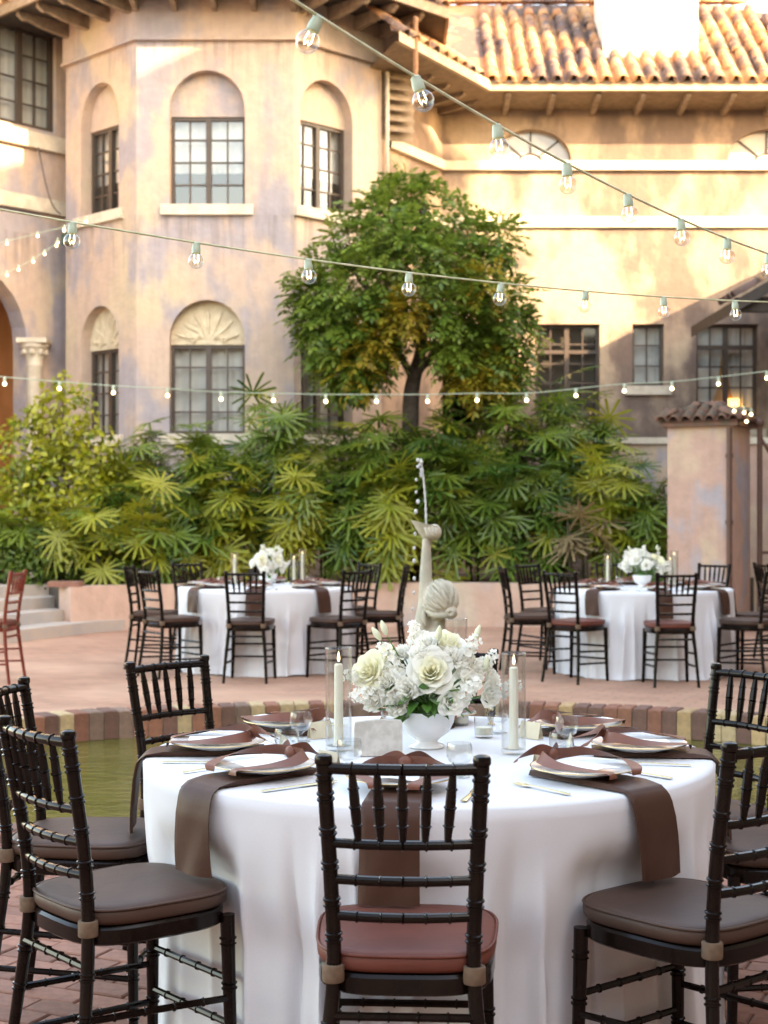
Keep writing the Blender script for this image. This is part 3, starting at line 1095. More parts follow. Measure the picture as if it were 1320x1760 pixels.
# low porch roof in the corner
pr = MB()
qa = PX(1264, 512, 21.5)
pr.add([(qa.x, 21.3, qa.z - .03), (qa.x + 3, 21.3, qa.z + 1.7), (qa.x + 3, 24.6, qa.z + 1.7), (qa.x, 24.6, qa.z - .03), (qa.x, 21.3, qa.z - .2), (qa.x + 3, 21.3, qa.z + 1.5), (qa.x + 3, 24.6, qa.z + 1.5), (qa.x, 24.6, qa.z - .2)],
       [(0, 1, 2, 3), (7, 6, 5, 4), (0, 4, 5, 1), (1, 5, 6, 2), (2, 6, 7, 3), (3, 7, 4, 0)])
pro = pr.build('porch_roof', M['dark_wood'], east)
for k in range(9):
    for j in range(4):
        x = qa.x - .04 + k * .34
        tile_at(pro, Vector((x, 21.4 + j * .27, qa.z + .02 + (x - qa.x) * .577)), Vector((1, 0, .6)), Vector((0, 0, 1)))
bb = MB()
bb.box((qa.x + 1.2, 21.5, qa.z - .1), (2.4, .16, .2))
bb.build('beam', M['dark_wood'], east)

# ------------------------------------------------------------------ planter wall, steps, soil, pillar, gate
def smooth_chain(pts, n=10):
    out = []
    P = [Vector((*p, 0)) for p in pts]
    for i in range(len(P) - 1):
        a, b_, c, d = P[max(i - 1, 0)], P[i], P[i + 1], P[min(i + 2, len(P) - 1)]
        for k in range(n):
            t = k / n
            q = .5 * ((2 * b_) + (-a + c) * t + (2 * a - 5 * b_ + 4 * c - d) * t * t + (-a + 3 * b_ - 3 * c + d) * t ** 3)
            out.append((q.x, q.y))
    out.append(tuple(P[-1][:2]))
    return out
pw = smooth_chain([(-3.75, 18.1), (-3.05, 18.6), (-2, 18.95), (0, 19.15), (2, 19.0), (3.75, 18.65)])
pwb = offset_chain(pw, -.32)
m = MB()
m.prism(pw + pwb[::-1], -.02, .55)
pl = m.build('planter_wall', M['planter'], None, 30)
tag(pl, 'low curved pinkish stucco wall holding back the palms', 'wall')
back = offset_chain(pw, -.3)
m = MB()
m.prism(back + [(5.5, 21.9), (-.1, 23.4), (-1.4, 21.9), (-3.6, 21.9), (-5, 23), (-4.6, 20)], -.02, .52)
so = m.build('planting_soil', M['soil'])
tag(so, kind='structure')
base = smooth_chain([(-5.6, 14.6), (-4.75, 15.7), (-4.14, 16.7), (-3.55, 18.0), (-3.1, 18.62)])
st = empty('garden_steps', (-5, 17.5, 0))
st.location = (0, 0, 0)
tag(st, 'pale concrete steps climbing from the brick terrace beside the shrubs', 'steps')
off_d = Vector((-.93, .36))
for k in range(4):
    e = [(x + off_d.x * .40 * k, y + off_d.y * .40 * k) for x, y in base]
    m = MB()
    poly = e + [(-5.2, 22.6), (-10, 22.6), (-10, 14.6 - k * .1)]
    m.prism(poly, -.02, .135 * (k + 1))
    m.build('step', M['concrete'], st)
cap = MB()
e = [(x + off_d.x * 1.28, y + off_d.y * 1.28) for x, y in base[: 16]]
cap.prism(e + [(q[0] + off_d.x * .5, q[1] + off_d.y * .5) for q in e[::-1]], .545, .60)
cap.build('brick_edging', M['brickred'], st)
cap = MB()
q = PX(110, 995, 18.2)
cap.box((q.x, 18.3, .58), (.38, .3, .06))
cap.build('brick_edging', M['brickred'], st)

# gate pillar
pp = PX(1205, 735, 18.4)
pil = empty('gate_pillar', (4.03, 18.75, 0), R(-28))
tag(pil, 'square pinkish stucco pillar with a pyramid tile cap', 'pillar')
m = MB()
s_ = .405
m.box((0, 0, 1.24), (2 * s_, 2 * s_, 2.52))
m.build('shaft', M['pillar'], pil)
m = MB()
m.box((0, 0, 2.52), (2 * s_ + .14, 2 * s_ + .14, .06))
m.build('cap_slab', M['moss_tile'], pil)
for sgn in range(4):
    for i in range(5):
        pass
m = MB()
h = s_ + .1
m.add([(-h, -h, 2.55), (h, -h, 2.55), (h, h, 2.55), (-h, h, 2.55), (0, 0, 2.80)], [(0, 1, 4), (1, 2, 4), (2, 3, 4), (3, 0, 4)])
cpo = m.build('cap', M['moss_tile'], pil)
tsm = barrel(.3, .065, .055, 6, .012).mesh('cap_tile', M['moss_tile'], True)
for q in range(4):
    Rz = Matrix.Rotation(q * PI / 2, 3, 'Z')
    for i in range(7):
        x = -h + .06 + i * (2 * h - .12) / 6
        avail = 1 - abs(x) / h
        for j in range(2):
            if j and avail < .55: continue
            up = Vector((0, 1, .45)).normalized()
            p = Vector((x, -h - .02, 2.56)) + up * (j * .22)
            tile_at(cpo, Rz @ p, Rz @ up, Vector((0, 0, 1)), 0, 'cap_tile', tsm)
m = MB()
m.tube([(s_ - .03, -s_ - .05, 0), (s_ - .03, -s_ - .05, 1.2), (s_ - .03, -s_ - .05, 2.47)], .035, 10)
for z in (.5, 1.3, 2.1):
    m.tube([(s_ - .03, -s_ - .05, z), (s_ - .03, -s_ - .05, z + .05)], .048, 10)
m.build('downpipe', M['pipe'], pil, 40)
# low wall behind the pillar
m = MB()
m.box((4.3, 21.6, 1.2), (2.6, .3, 2.42))
lw = empty('boundary_wall', (0, 0, 0))
tag(lw, 'pinkish garden wall with pale coping running behind the pillar', 'wall')
m.build('wall', M['pillar'], lw)
m = MB()
m.box((4.3, 21.6, 2.46), (2.66, .4, .09))
m.build('coping', M['stone'], lw)
# iron gate
gate = empty('iron_gate', (4.62, 18.6, 0), R(6))
tag(gate, 'rusty iron bar gate hung beside the pillar', 'gate')
m = MB()
m.tube([(0, 0, 0), (0, 0, 1.3), (0, 0, 2.5)], .035, 8)
m.ball((0, 0, 2.54), .06)
m.build('post', M['iron'], gate, 40)
for k in range(9):
    m = MB()
    m.tube([(.14 + k * .125, 0, .05), (.14 + k * .125, 0, 1.85 - .1 * math.sin(k * .5))], .011, 6)
    m.build('bar', M['iron'], gate)
for z in (.12, .95):
    m = MB()
    m.box((.6, 0, z), (1.2, .03, .035))
    m.build('rail', M['iron'], gate)
m = MB()
m.tube([(.02, 0, 2.35)] + [(.02 + .6 * t, 0, 2.35 - .62 * math.sin(t * PI / 2)) for t in [i / 10 for i in range(1, 11)]] + [(1.2, 0, 1.78)], .022, 8)
m.build('curved_rail', M['iron'], gate, True)
yard = MB()
yard.box((6.2, 24.5, .5), (3, .3, 1.9))
yo = yard.build('yard_wall', M['pillar'])
tag(yo, 'low mottled wall glimpsed through the iron gate', 'wall')

# ------------------------------------------------------------------ chairs
def curve_pts(pts, n=6):
    P = [Vector(p) for p in pts]
    out = []
    for i in range(len(P) - 1):
        a, b_, c, d = P[max(i - 1, 0)], P[i], P[i + 1], P[min(i + 2, len(P) - 1)]
        for k in range(n):
            t = k / n
            out.append(.5 * ((2 * b_) + (-a + c) * t + (2 * a - 5 * b_ + 4 * c - d) * t * t + (-a + 3 * b_ - 3 * c + d) * t ** 3))
    out.append(P[-1])
    return out

def ringed(mb, pts, r, rings, n=10, taper=None, w=.0035, g=1.22, double=True):
    P = curve_pts(pts)
    cum = [0]
    for a, b_ in zip(P, P[1:]):
        cum.append(cum[-1] + (b_ - a).length)
    L = cum[-1]
    def at(s):
        s = max(0, min(L, s))
        for i in range(len(P) - 1):
            if s <= cum[i + 1] or i == len(P) - 2:
                t = (s - cum[i]) / max(1e-9, cum[i + 1] - cum[i])
                return P[i].lerp(P[i + 1], t)
    rad = (lambda t: r) if taper is None else taper
    ss = [(s, 1) for s in cum]
    for q in rings:
        s0 = q * L
        for off in ((-.0065, .0065) if double else (0,)):
            c = s0 + off
            ss += [(c - w, 1), (c - w * .4, g), (c + w * .4, g), (c + w, 1)]
    ss.sort()
    clean = [ss[0]]
    for x in ss[1:]:
        if x[0] - clean[-1][0] > 4e-4: clean.append(x)
    mb.tube([at(s) for s, _ in clean], [rad(s / L) * k for s, k in clean], n)
    return mb

def seat_shape(w):
    c, s = math.cos(w), math.sin(w)
    e = .55
    x = math.copysign(abs(c) ** e, c)
    y = math.copysign(abs(s) ** e, s)
    hw = .178 + .022 * (y * .5 + .5)
    return (x * hw, y * .198)

def make_chair(mc, mcu):
    root = empty('chiavari_chair')
    for sx in (-1, 1):
        p = MB()
        ringed(p, [(sx * .184, -.245, 0), (sx * .166, -.210, .26), (sx * .147, -.190, .48), (sx * .151, -.203, .66), (sx * .158, -.230, .82), (sx * .163, -.250, .932)], .0175,
               (.14, .30, .40, .52, .60, .68, .765, .845, .925, .97), 12, lambda t: .0128 + .0030 * min(1, t * 2.4))
        p.lathe([(.0172, 0), (.0188, .003), (.0188, .012), (.017, .018), (.009, .021)], 12, (sx * .163, -.250, .931))
        p.build('back_post', mc, root, 40)
    def rail(z, y, hw, r, name, bow=.02, rings=(.17, .34, .5, .66, .83)):
        m = MB()
        ringed(m, [(-hw, y, z), (-hw * .5, y - bow * .75, z), (0, y - bow, z), (hw * .5, y - bow * .75, z), (hw, y, z)], r, rings, 9, None, .003, 1.25, False)
        return m.build(name, mc, root, 40)
    rail(.922, -.248, .157, .0125, 'top_rail')
    rail(.762, -.219, .151, .0105, 'back_rail')
    rail(.684, -.206, .148, .0105, 'back_rail')
    rail(.606, -.197, .145, .0105, 'back_rail')
    for k in range(5):
        t = (k - 2) / 2
        xt, xb = t * .104, t * .092
        b0 = .02 * (1 - (t * .6) ** 2)
        m = MB()
        ringed(m, [(xb, -.219 - b0, .764), (xb * .5 + xt * .5, -.233 - b0, .843), (xt, -.248 - b0, .921)], .01, (.25, .5, .75), 8,
               lambda t_: .0055 + .0055 * math.sin(PI * min(1, max(0, t_))) ** .7, .0025, 1.3, False)
        m.build('spindle', mc, root, 40)
    m = MB()
    m.lathe([(.78, .438), (1.0, .438), (1.03, .443), (1.03, .475), (1.0, .482), (.78, .482)], 36, (0, 0, 0), seat_shape)
    m.build('seat_frame', mc, root, 35)
    for sx in (-1, 1):
        m = MB()
        ringed(m, [(sx * .190, .188, 0), (sx * .182, .183, .2), (sx * .176, .178, .46)], .017, (.12, .35, .62, .86), 12, lambda t: .0135 + .005 * t)
        m.build('leg', mc, root, 40)
        for zf, zb in ((.155, .17), (.255, .275)):
            m = MB()
            ringed(m, [(sx * .184, .184, zf), (sx * .175, 0, (zf + zb) / 2), (sx * .168, -.215, zb)], .009, (.2, .4, .6, .8), 8, None, .003, 1.3, False)
            m.build('stretcher', mc, root, 40)
    for z in (.19, .30):
        m = MB()
        ringed(m, [(-.182, .183, z), (0, .183, z), (.182, .183, z)], .009, (.2, .4, .6, .8), 8, None, .003, 1.3, False)
        m.build('stretcher', mc, root, 40)
    m = MB()
    ringed(m, [(-.155, -.200, .395), (0, -.200, .395), (.155, -.200, .395)], .0095, (.2, .4, .6, .8), 8, None, .003, 1.3, False)
    m.build('stretcher', mc, root, 40)
    c = MB()
    prof = [(.5, .483), (.96, .483), (1.02, .487), (1.05, .496), (1.055, .510), (1.04, .521), (1.0, .527), (.9, .530), (.7, .532), (.4, .533), (.05, .5335)]
    c.lathe(prof, 44, (0, .004, 0), seat_shape)
    c.v = [(x, y, z + (.0035 * noise.noise(Vector((x * 9, y * 9, z * 9))) if z > .5 else 0)) for x, y, z in c.v]
    cu = c.build('cushion', mcu, root, True)
    pp = MB()
    loop = [(*(v * 1.05 for v in seat_shape(2 * PI * k / 48)), .522) for k in range(49)]
    pp.tube([(x, y + .004, z) for x, y, z in loop], .0035, 6, False)
    pp.build('piping', mcu, cu, True)
    for sx in (-1, 1):
        m = MB()
        m.lathe([(.0225, .466), (.0235, .468), (.0235, .500), (.0225, .502)], 14, (sx * .148, -.191, 0))
        m.build('strap', M['strap'], root, 40)
    return root
chair_dark = make_chair(M['chair'], M['cushion'])
chair_red = make_chair(M['chair'], M['cushion_red'])
chair_maho = make_chair(M['chair_red'], M['cushion_red'])
USED = set()
def put_chair(proto, x, y, facing, label, group=None):
    """facing: direction (radians) the sitter looks in"""
    if proto.name in USED:
        c = copy_tree(proto)
    else:
        USED.add(proto.name)
        c = proto
        KIDS[proto.name] = list(proto.children)
    c.location = (x, y, 0)
    c.rotation_euler = (0, 0, facing - PI / 2)
    for k in ('label', 'category', 'group'):
        if k in c: del c[k]
    tag(c, label, 'chair', group)
    return c

TF = Vector((.125, 4.34, 0))
ORD = ['', 'first', 'second', 'third', 'fourth', 'fifth', 'sixth', 'seventh']
# seats round the main table, clockwise from the reddish-cushion chair: (position angle, radius of seat, turn)
SEATS = [(-94.3, .985, 1.3), (218, .965, 2), (177, .985, -3), (136, .94, 2), (84, .95, 3), (25, .93, 6), (-3, 1.01, 2), (-52, .965, 1)]
for k, (a, r, tw) in enumerate(SEATS):
    x, y = TF.x + r * math.cos(R(a)), TF.y + r * math.sin(R(a))
    if k == 0:
        put_chair(chair_red, x, y, R(a + 180 + tw), 'dark bamboo style chair with reddish cushion pulled up to the table with the stone slab')
    else:
        put_chair(chair_dark, x, y, R(a + 180 + tw), 'dark bamboo style chair, %s clockwise from the reddish cushion chair at the slab table' % ORD[k])
TL, TR = Vector((-1.10, 14.05, 0)), Vector((2.35, 13.75, 0))
for tb, a0_, red, nm in ((TL, -93, (), 'the far table nearer the steps'), (TR, -87, (0, 1), 'the far table nearer the gate pillar')):
    for k in range(8):
        a = a0_ - 45 * k
        r = 1.03 + rnd.uniform(0, .03)
        pr_ = chair_red if k in red else chair_dark
        col = 'reddish' if k in red else 'brown'
        lb_ = 'dark bamboo style chair with %s cushion round %s' % (col, nm)
        gp_ = '%s cushion chairs round %s' % (col, nm)
        if red and k not in red:
            lb_, gp_ = 'dark bamboo style chair, %s clockwise from the two reddish cushion chairs near the gate pillar' % ORD[k - 1], None
        put_chair(pr_, tb.x + r * math.cos(R(a)), tb.y + r * math.sin(R(a)), R(a + 180 + rnd.uniform(-5, 5)), lb_, gp_)
put_chair(chair_maho, -3.36, 12.9, R(172), 'glossy mahogany red bamboo style chair standing alone near the steps')
put_chair(chair_dark, 3.95, 14.9, R(10), 'dark bamboo style chair beside the iron gate')

# ------------------------------------------------------------------ tables and cloths
TZ, TRAD = .76, .80
def make_table(name, c, label, seed, clabel, seats):
    t = empty(name, c)
    tag(t, label, 'table')
    m = MB()
    m.lathe([(TRAD - .01, TZ - .03), (TRAD, TZ - .025), (TRAD, TZ - .007), (TRAD - .01, TZ - .005)], 48)
    m.build('tabletop', M['eave_wood'], t)
    for k in range(4):
        a = PI / 4 + k * PI / 2
        m = MB()
        m.tube([(.5 * math.cos(a), .5 * math.sin(a), 0), (.45 * math.cos(a), .45 * math.sin(a), TZ - .031)], .016, 8)
        m.build('leg', M['iron'], t)
    rg = random.Random(seed)
    ph = [rg.uniform(0, 6.28) for _ in range(8)]
    NA = 600
    pleats = []
    w0 = 0
    while w0 < 2 * PI:
        pleats.append((w0, rg.uniform(.020, .046), rg.uniform(.4, 1.0), rg.uniform(-.05, .05), rg.uniform(.0, .30), rg.choice((1, 1, 1, -.55))))
        w0 += rg.choice((.08, .10, .12, .15, .20)) * rg.uniform(.8, 1.2)
    def fold(w, q):
        t = 0
        for p0, sg, hh, dr, q0, sn_ in pleats:
            d = abs((w - p0 - dr * q + PI) % (2 * PI) - PI)
            if d > .3: continue
            g_ = min(1, max(0, (q - q0 * .8) / (.30 + q0)))
            ww = sg * (.8 + .5 * q)
            t += sn_ * hh * g_ * math.exp(-(d / ww) ** 1.25)
        return t - .6 * min(1, q * 2) + .35 * q * math.sin(5 * w + ph[3])
    prof = [('t', .05), ('t', .3), ('t', .55), ('t', .75), ('t', .785), ('t', .798)] + [('h', i) for i in range(0, 25)]
    vs = []
    for kind, v in prof:
        for k in range(NA):
            w = 2 * PI * k / NA
            if kind == 't':
                r, z = v, TZ + .001 + .0012 * noise.noise(Vector((v * 5 * math.cos(w), v * 5 * math.sin(w), seed)))
                if v > .79: z = TZ - .001
            else:
                q = v / 24
                zz = TZ - .008 - q * (TZ - .012)
                amp = .075 * min(1, q * 2.0 + .06)
                r = TRAD + .007 + .004 * q + amp * fold(w, q) + .006 * min(1, q * 4) * noise.noise(Vector((w * 11, q * 5, seed)))
                r += .010 * min(1, q * 5) * noise.noise(Vector((w * 3.2 + q * 1.7, q * 2.2 - w, seed + 7)))
                if q < .05: r = max(r, TRAD + .004)
                push = min(1, max(0, (.64 - zz) / .08))
                for sa, sr in seats:
                    dw = abs((w - R(sa) + PI) % (2 * PI) - PI)
                    k_ = min(1, max(0, (.29 - dw) / .09)) * push
                    lim = (sr - .208) / max(.6, math.cos(min(dw, .5))) + .03 * fold(w, q)
                    if r > lim: r += (lim - r) * k_
                if q > .93: r += (q - .93) * .2 * (1 + .5 * math.sin(9 * w + ph[2]))
                z = zz + (.012 * max(0, math.sin(7 * w + ph[7])) if q > .9 else 0)
            vs.append((r * math.cos(w), r * math.sin(w), z))
    m = MB()
    n_ = len(prof)
    m.add(vs, [(j * NA + k, j * NA + (k + 1) % NA, (j + 1) * NA + (k + 1) % NA, (j + 1) * NA + k) for j in range(n_ - 1) for k in range(NA)] + [tuple(range(NA))])
    cl = m.build('tablecloth', M['linen'], None, True, c)
    tag(cl, clabel, 'tablecloth')
make_table('round_table', TF, 'round table beside the pool hidden under the floor length cloth', 3, 'floor length white linen cloth on the table with the stone slab', [(a_, r_) for a_, r_, _ in SEATS])
make_table('round_table', TL, 'round table under white cloth on the terrace near the steps', 11, 'white linen cloth on the far table nearer the steps', [(-93 - 45 * k, 1.03) for k in range(8)])
make_table('round_table', TR, 'round table under white cloth on the terrace near the gate pillar', 23, 'white linen cloth on the far table nearer the gate pillar', [(-87 - 45 * k, 1.03) for k in range(8)])

# ------------------------------------------------------------------ place settings
SR = .60            # radius of the plate centre
m = MB()
m.lathe([(.055, .001), (.075, .001), (.085, .005), (.11, .012), (.134, .0185), (.1355, .020), (.134, .0215), (.11, .0155), (.088, .010), (.08, .008), (.02, .008)], 56)
plate_body = m.mesh('dish', M['china'], 50)
m = MB()
m.tube([(.1352 * math.cos(2 * PI * k / 56), .1352 * math.sin(2 * PI * k / 56), .0203) for k in range(57)], .0016, 6, False)
plate_rim = m.mesh('gold_rim', M['gold'], True)

def napkin_mesh(seed, skew, drop=.22):
    rg = random.Random(seed)
    wd = .067
    path = [(.13, .002), (.05, .002), (-.1, .002), (-.17, .0025), (-.196, .002), (-.212, -.008), (-.221, -.03)]
    path += [(-.225 - .012 * q ** .7, -.03 - drop * q) for q in (.2, .4, .6, .8, .97)]
    k1 = rg.uniform(0, 6)
    def fn(layer):
        def f(u, v):
            i = v * (len(path) - 1)
            a = min(int(i), len(path) - 2)
            t = i - a
            y = path[a][0] * (1 - t) + path[a + 1][0] * t
            z = path[a][1] * (1 - t) + path[a + 1][1] * t
            hang = max(0, (a + t - 5) / (len(path) - 6))
            x = (u * 2 - 1) * wd * (1 + .04 * hang) + skew * hang + .004 * layer
            bow = .010 * hang * math.sin(u * PI * 1.0 + .3) + .004 * hang * math.sin(u * 7 + v * 9 + k1)
            th = .0022 * layer
            if hang > 0: return Vector((x, y - bow - th * 2, z))
            return Vector((x, y, z + th * (1 + 2.6 * min(1, max(0, (y + .2) / .06)))))
        return f
    m = MB()
    nu, nv = 10, 33
    A = MB().grid(fn(1.6), nu, nv)
    B = MB().grid(fn(0), nu, nv)
    m.add(A.v, A.f)
    o = len(m.v)
    m.add(B.v, [f[::-1] for f in B.f])
    w_ = nu + 1
    for j in range(nv):
        m.f.append((j * w_, o + j * w_, o + (j + 1) * w_, (j + 1) * w_))
        m.f.append((j * w_ + nu, (j + 1) * w_ + nu, o + (j + 1) * w_ + nu, o + j * w_ + nu))
    for i in range(nu):
        m.f.append((i, i + 1, o + i + 1, o + i))
        q = nv * w_
        m.f.append((q + i, o + q + i, o + q + i + 1, q + i + 1))
    return m.mesh('napkin', M['napkin'], 50)
napkins = [napkin_mesh(k, sk, dr) for k, (sk, dr) in enumerate(((.0, .20), (.02, .185), (-.025, .195)))]

def strip(mb, pts, sides, hw, nsub=5):
    """ribbon: centre points with width vectors"""
    P = curve_pts(pts, nsub)
    S = curve_pts(sides, nsub)
    n_ = len(P)
    vs = []
    for p, s in zip(P, S):
        s = s.normalized()
        vs += [p - s * hw, p + s * hw]
    mb.add(vs, [(2 * i, 2 * i + 1, 2 * i + 3, 2 * i + 2) for i in range(n_ - 1)])
def ribbon_mesh(seed):
    rg = random.Random(seed)
    j = lambda a: rg.uniform(-a, a)
    m = MB()
    up = Vector((0, 0, 1))
    k = Vector((j(.015), .10 + j(.01), .036))
    # left run: comes from under the dish edge, stands on edge and curls to the knot
    for sx in (-1, 1):
        wx = .112 + j(.008)
        pts = [k, (sx * .045, .100 + j(.008), .038), (sx * .085, .070, .040 + j(.004)), (sx * wx, .005, .036), (sx * (wx - .012), -.06, .0315), (sx * .070, -.108 + j(.008), .027), (sx * .050, -.134, .023), (sx * .045, -.138, .010)]
        sd = [up, Vector((0, -.45, .9)), Vector((-sx * .6, -.2, .75)), Vector((-sx * .85 + j(.1), 0, .45)), Vector((-sx * .95, .2, .15)), Vector((-sx * .9, .45, .05)), Vector((-sx * .95, .3, 0)), Vector((-sx * 1, 0, 0))]
        strip(m, pts, sd, .0165)
        # tails past the knot
        t2 = [k + Vector((0, 0, .004)), k + Vector((sx * .03, .022 + j(.01), .014)), k + Vector((sx * (.065 + j(.01)), .05, -.004)), k + Vector((sx * (.085 + j(.02)), .085 + j(.02), -.022))]
        s2 = [up, Vector((j(.4), -.4, 1)), Vector((.3 * sx, -.8, .5)), Vector((sx * .4, -.9, .3))]
        strip(m, t2, s2, .0155)
    m.ball(k, .017, 10, 6, (1.2, .8, 1))
    return m.mesh('ribbon', M['ribbon'], True, fix=False)
ribbons = [ribbon_mesh(50 + k) for k in range(4)]
m = MB()
def menu_fn(u, v):
    return Vector(((u - .5) * .10, (v - .5) * .155 - .005, .0245 + .003 * math.sin(u * 5)))
m.grid(menu_fn, 6, 6)
m.grid(lambda u, v: menu_fn(u, v) - Vector((0, 0, .0009)), 6, 6)
menu_me = m.mesh('menu_card', M['paper'], True)

def cutlery():
    fork = MB()
    prof = [(-.095, .0045, .002), (-.09, .0075, .0025), (-.06, .006, .003), (0, .0038, .0045), (.035, .0035, .005), (.05, .0085, .003), (.06, .0115, .0025), (.068, .012, .0025)]
    def sweep(mb, prof, th=.0022):
        vs, fs = [], []
        for y, hw, z in prof:
            vs += [(-hw, y, z), (-hw * .5, y, z + th), (hw * .5, y, z + th), (hw, y, z), (0, y, z - th * .3)]
        for i in range(len(prof) - 1):
            for k in range(5):
                fs.append((i * 5 + k, i * 5 + (k + 1) % 5, (i + 1) * 5 + (k + 1) % 5, (i + 1) * 5 + k))
        fs += [tuple(range(5)), tuple(range(5 * len(prof) - 5, 5 * len(prof)))]
        mb.add(vs, fs)
    sweep(fork, prof)
    for k in range(4):
        x = -.0098 + k * .00653
        fork.tube([(x, .066, .0035), (x, .085, .0025), (x * .95, .103, .0045)], [.0016, .0015, .0008], 5)
    fk = fork.mesh('fork', M['gold'], 40)
    kn = MB()
    sweep(kn, [(-.11, .006, .002), (-.105, .008, .0025), (-.02, .0055, .003), (0, .005, .003), (.004, .008, .0028), (.06, .010, .0022), (.10, .008, .002), (.118, .003, .002)])
    return fk, kn.mesh('knife', M['gold'], 40)
fork_me, knife_me = cutlery()
m = MB()
m.lathe([(.028, 0), (.029, .002), (.012, .006), (.006, .012), (.005, .022), (.012, .030), (.028, .040), (.034, .055), (.034, .075), (.031, .088), (.0302, .088), (.0332, .075), (.0330, .056), (.027, .042), (.01, .034)], 28)
goblet_me = m.mesh('goblet', M['glass'], 50)
m = MB()
m.lathe([(.026, 0), (.028, .002), (.0305, .06), (.0295, .06), (.027, .008), (.005, .007)], 24)
votive_me = m.mesh('cup', M['glass'], 50)
m = MB()
m.lathe([(.002, .0085), (.0255, .0085), (.0265, .030), (.002, .030)], 20)
votive_wax = m.mesh('wax', M['candle'], 40)
m = MB()
m.add([(-.04, -.012, 0), (.04, -.012, 0), (.04, .0, .05), (-.04, .0, .05), (.04, .012, 0), (-.04, .012, 0), (-.04, -.0105, 0), (.04, -.0105, 0), (.04, 0, .0485), (-.04, 0, .0485), (.04, .0105, 0), (-.04, .0105, 0)],
      [(0, 1, 2, 3), (3, 2, 4, 5), (6, 7, 8, 9), (9, 8, 10, 11), (0, 6, 7, 1), (4, 10, 11, 5)])
card_me = m.mesh('place_card', M['paper_cream'])

def P_at(c, a, r=SR, tang=0, dz=0):
    d = Vector((math.cos(a), math.sin(a), 0))
    t = Vector((-d.y, d.x, 0))
    q = c + d * r + t * tang
    return (q.x, q.y, TZ + .003 + dz)
SET_ANG = [-98, 223, 182, 136, 86, 37, -5, -50]
def dress(c, angs, who, full):
    for k, adeg in enumerate(angs):
        a = R(adeg)
        rz = a + PI / 2                      # local +Y towards the middle
        jit = rnd.uniform(-.05, .05)
        if full:
            pl_ = 'of the reddish cushion chair' if k == 0 else 'at the %s seat clockwise from the reddish cushion chair' % ORD[k]
            lab = lambda s: (s % pl_, None)
        else:
            lab = lambda s: (s % ('on ' + who), None)
        def put(name, me, what, cat, dz=0, r=SR, tang=0, turn=0):
            if full:
                label, grp = '%s %s' % (what, ('before the reddish cushion chair' if k == 0 else '%s clockwise from the reddish cushion chair' % ORD[k])), None
            else:
                label, grp = '%s on %s' % (what, who), '%s on %s' % (what, who)
            o = inst(name, me, None, P_at(c, a, r, tang, dz), rz + turn)
            return tag(o, label, cat, grp)
        put('napkin', napkins[k % 3], 'brown satin napkin hanging over the table edge', 'napkin')
        # plate
        e = empty('dinner_plate', P_at(c, a, SR, 0, .0152), rz)
        label = ('gold rimmed white plate %s' % ('before the reddish cushion chair' if k == 0 else '%s clockwise from the reddish cushion chair' % ORD[k])) if full else 'gold rimmed white plate on %s' % who
        tag(e, label, 'plate', None if full else label)
        inst('dish', plate_body, e)
        inst('gold_rim', plate_rim, e)
        put('ribbon', ribbons[k % 4], 'cinnamon ribbon tied round the plate', 'ribbon', .0152, turn=jit)
        put('menu_card', menu_me, 'white menu card on the plate', 'card', .0152, turn=jit)
        put('fork', fork_me, 'pale gold fork beside the plate', 'fork', 0, SR + .03, -.18, rnd.uniform(-.12, .12))
        put('knife', knife_me, 'pale gold knife beside the plate', 'knife', 0, SR + .03, .18, rnd.uniform(-.12, .12))
        if full or k % 2 == 0:
            put('goblet', goblet_me, 'small clear glass goblet beyond the plate', 'glass', 0, SR - .20, .13 + rnd.uniform(-.02, .02))
        if full:
            put('place_card', card_me, 'folded cream place card beyond the plate', 'card', 0, SR - .19, .02 + rnd.uniform(-.02, .03), rnd.uniform(-.3, .3))
dress(TF, SET_ANG, '', True)
dress(TL, [-93 - 45 * k for k in range(8)], 'the far table nearer the steps', False)
dress(TR, [-87 - 45 * k for k in range(8)], 'the far table nearer the gate pillar', False)

# votive cups on the main table
for (x, y, lab) in ((.30, 4.62, 'clear votive cup with pale wax beside the right hand glass cylinder'), (.24, 4.88, 'clear votive cup with pale wax behind the flower bowl'), (-.24, 4.75, 'clear votive cup with pale wax behind the stone slab')):
    e = empty('votive', (TF.x - .12 + x, y, TZ + .003))
    tag(e, lab, 'votive')
    inst('cup', votive_me, e)
    inst('wax', votive_wax, e)

# glass cylinders with taper candles
def hurricane(x, y, h, r, ch, lab, lit=True, grp=None):
    e = empty('glass_cylinder', (x, y, TZ + .003))
    m = MB()
    m.lathe([(r - .004, .0), (r, .003), (r, h), (r - .0028, h), (r - .0028, .014), (.004, .012)], 36)
    m.build('glass', M['glass'], e, 50)
    m = MB()
    m.tube([(r * .986 * math.cos(2 * PI * k / 36), r * .986 * math.sin(2 * PI * k / 36), h + .0004) for k in range(37)], .0022, 6, False)
    m.build('lip', M['glass'], e, True)
    tag(e, 'tall clear glass cylinder %s' % lab, 'glass', grp and 'glass cylinders ' + grp)
    c = empty('taper_candle', (x, y, TZ + .018))
    tag(c, 'ivory taper candle inside the glass cylinder %s' % lab, 'candle', grp and 'taper candles ' + grp)
    m = MB()
    m.lathe([(.016, 0), (.0165, .004), (.0135, .012), (.0125, ch - .004), (.009, ch)], 18)
    m.build('wax', M['candle'], c, 40)
    m = MB()
    m.tube([(0, 0, ch), (.001, 0, ch + .009)], .0009, 5)
    m.build('wick', M['wick'], c)
    m = MB()
    m.lathe([(.001, 0), (.0042, .006), (.0048, .011), (.003, .02), (.0006, .030)], 10, (0, 0, ch + .005))
    m.build('flame', M['flame'], c, True)
q = PX(582, 1290, 4.36)
hurricane(q.x, 4.36, .295, .038, .235, 'beside the stone slab')
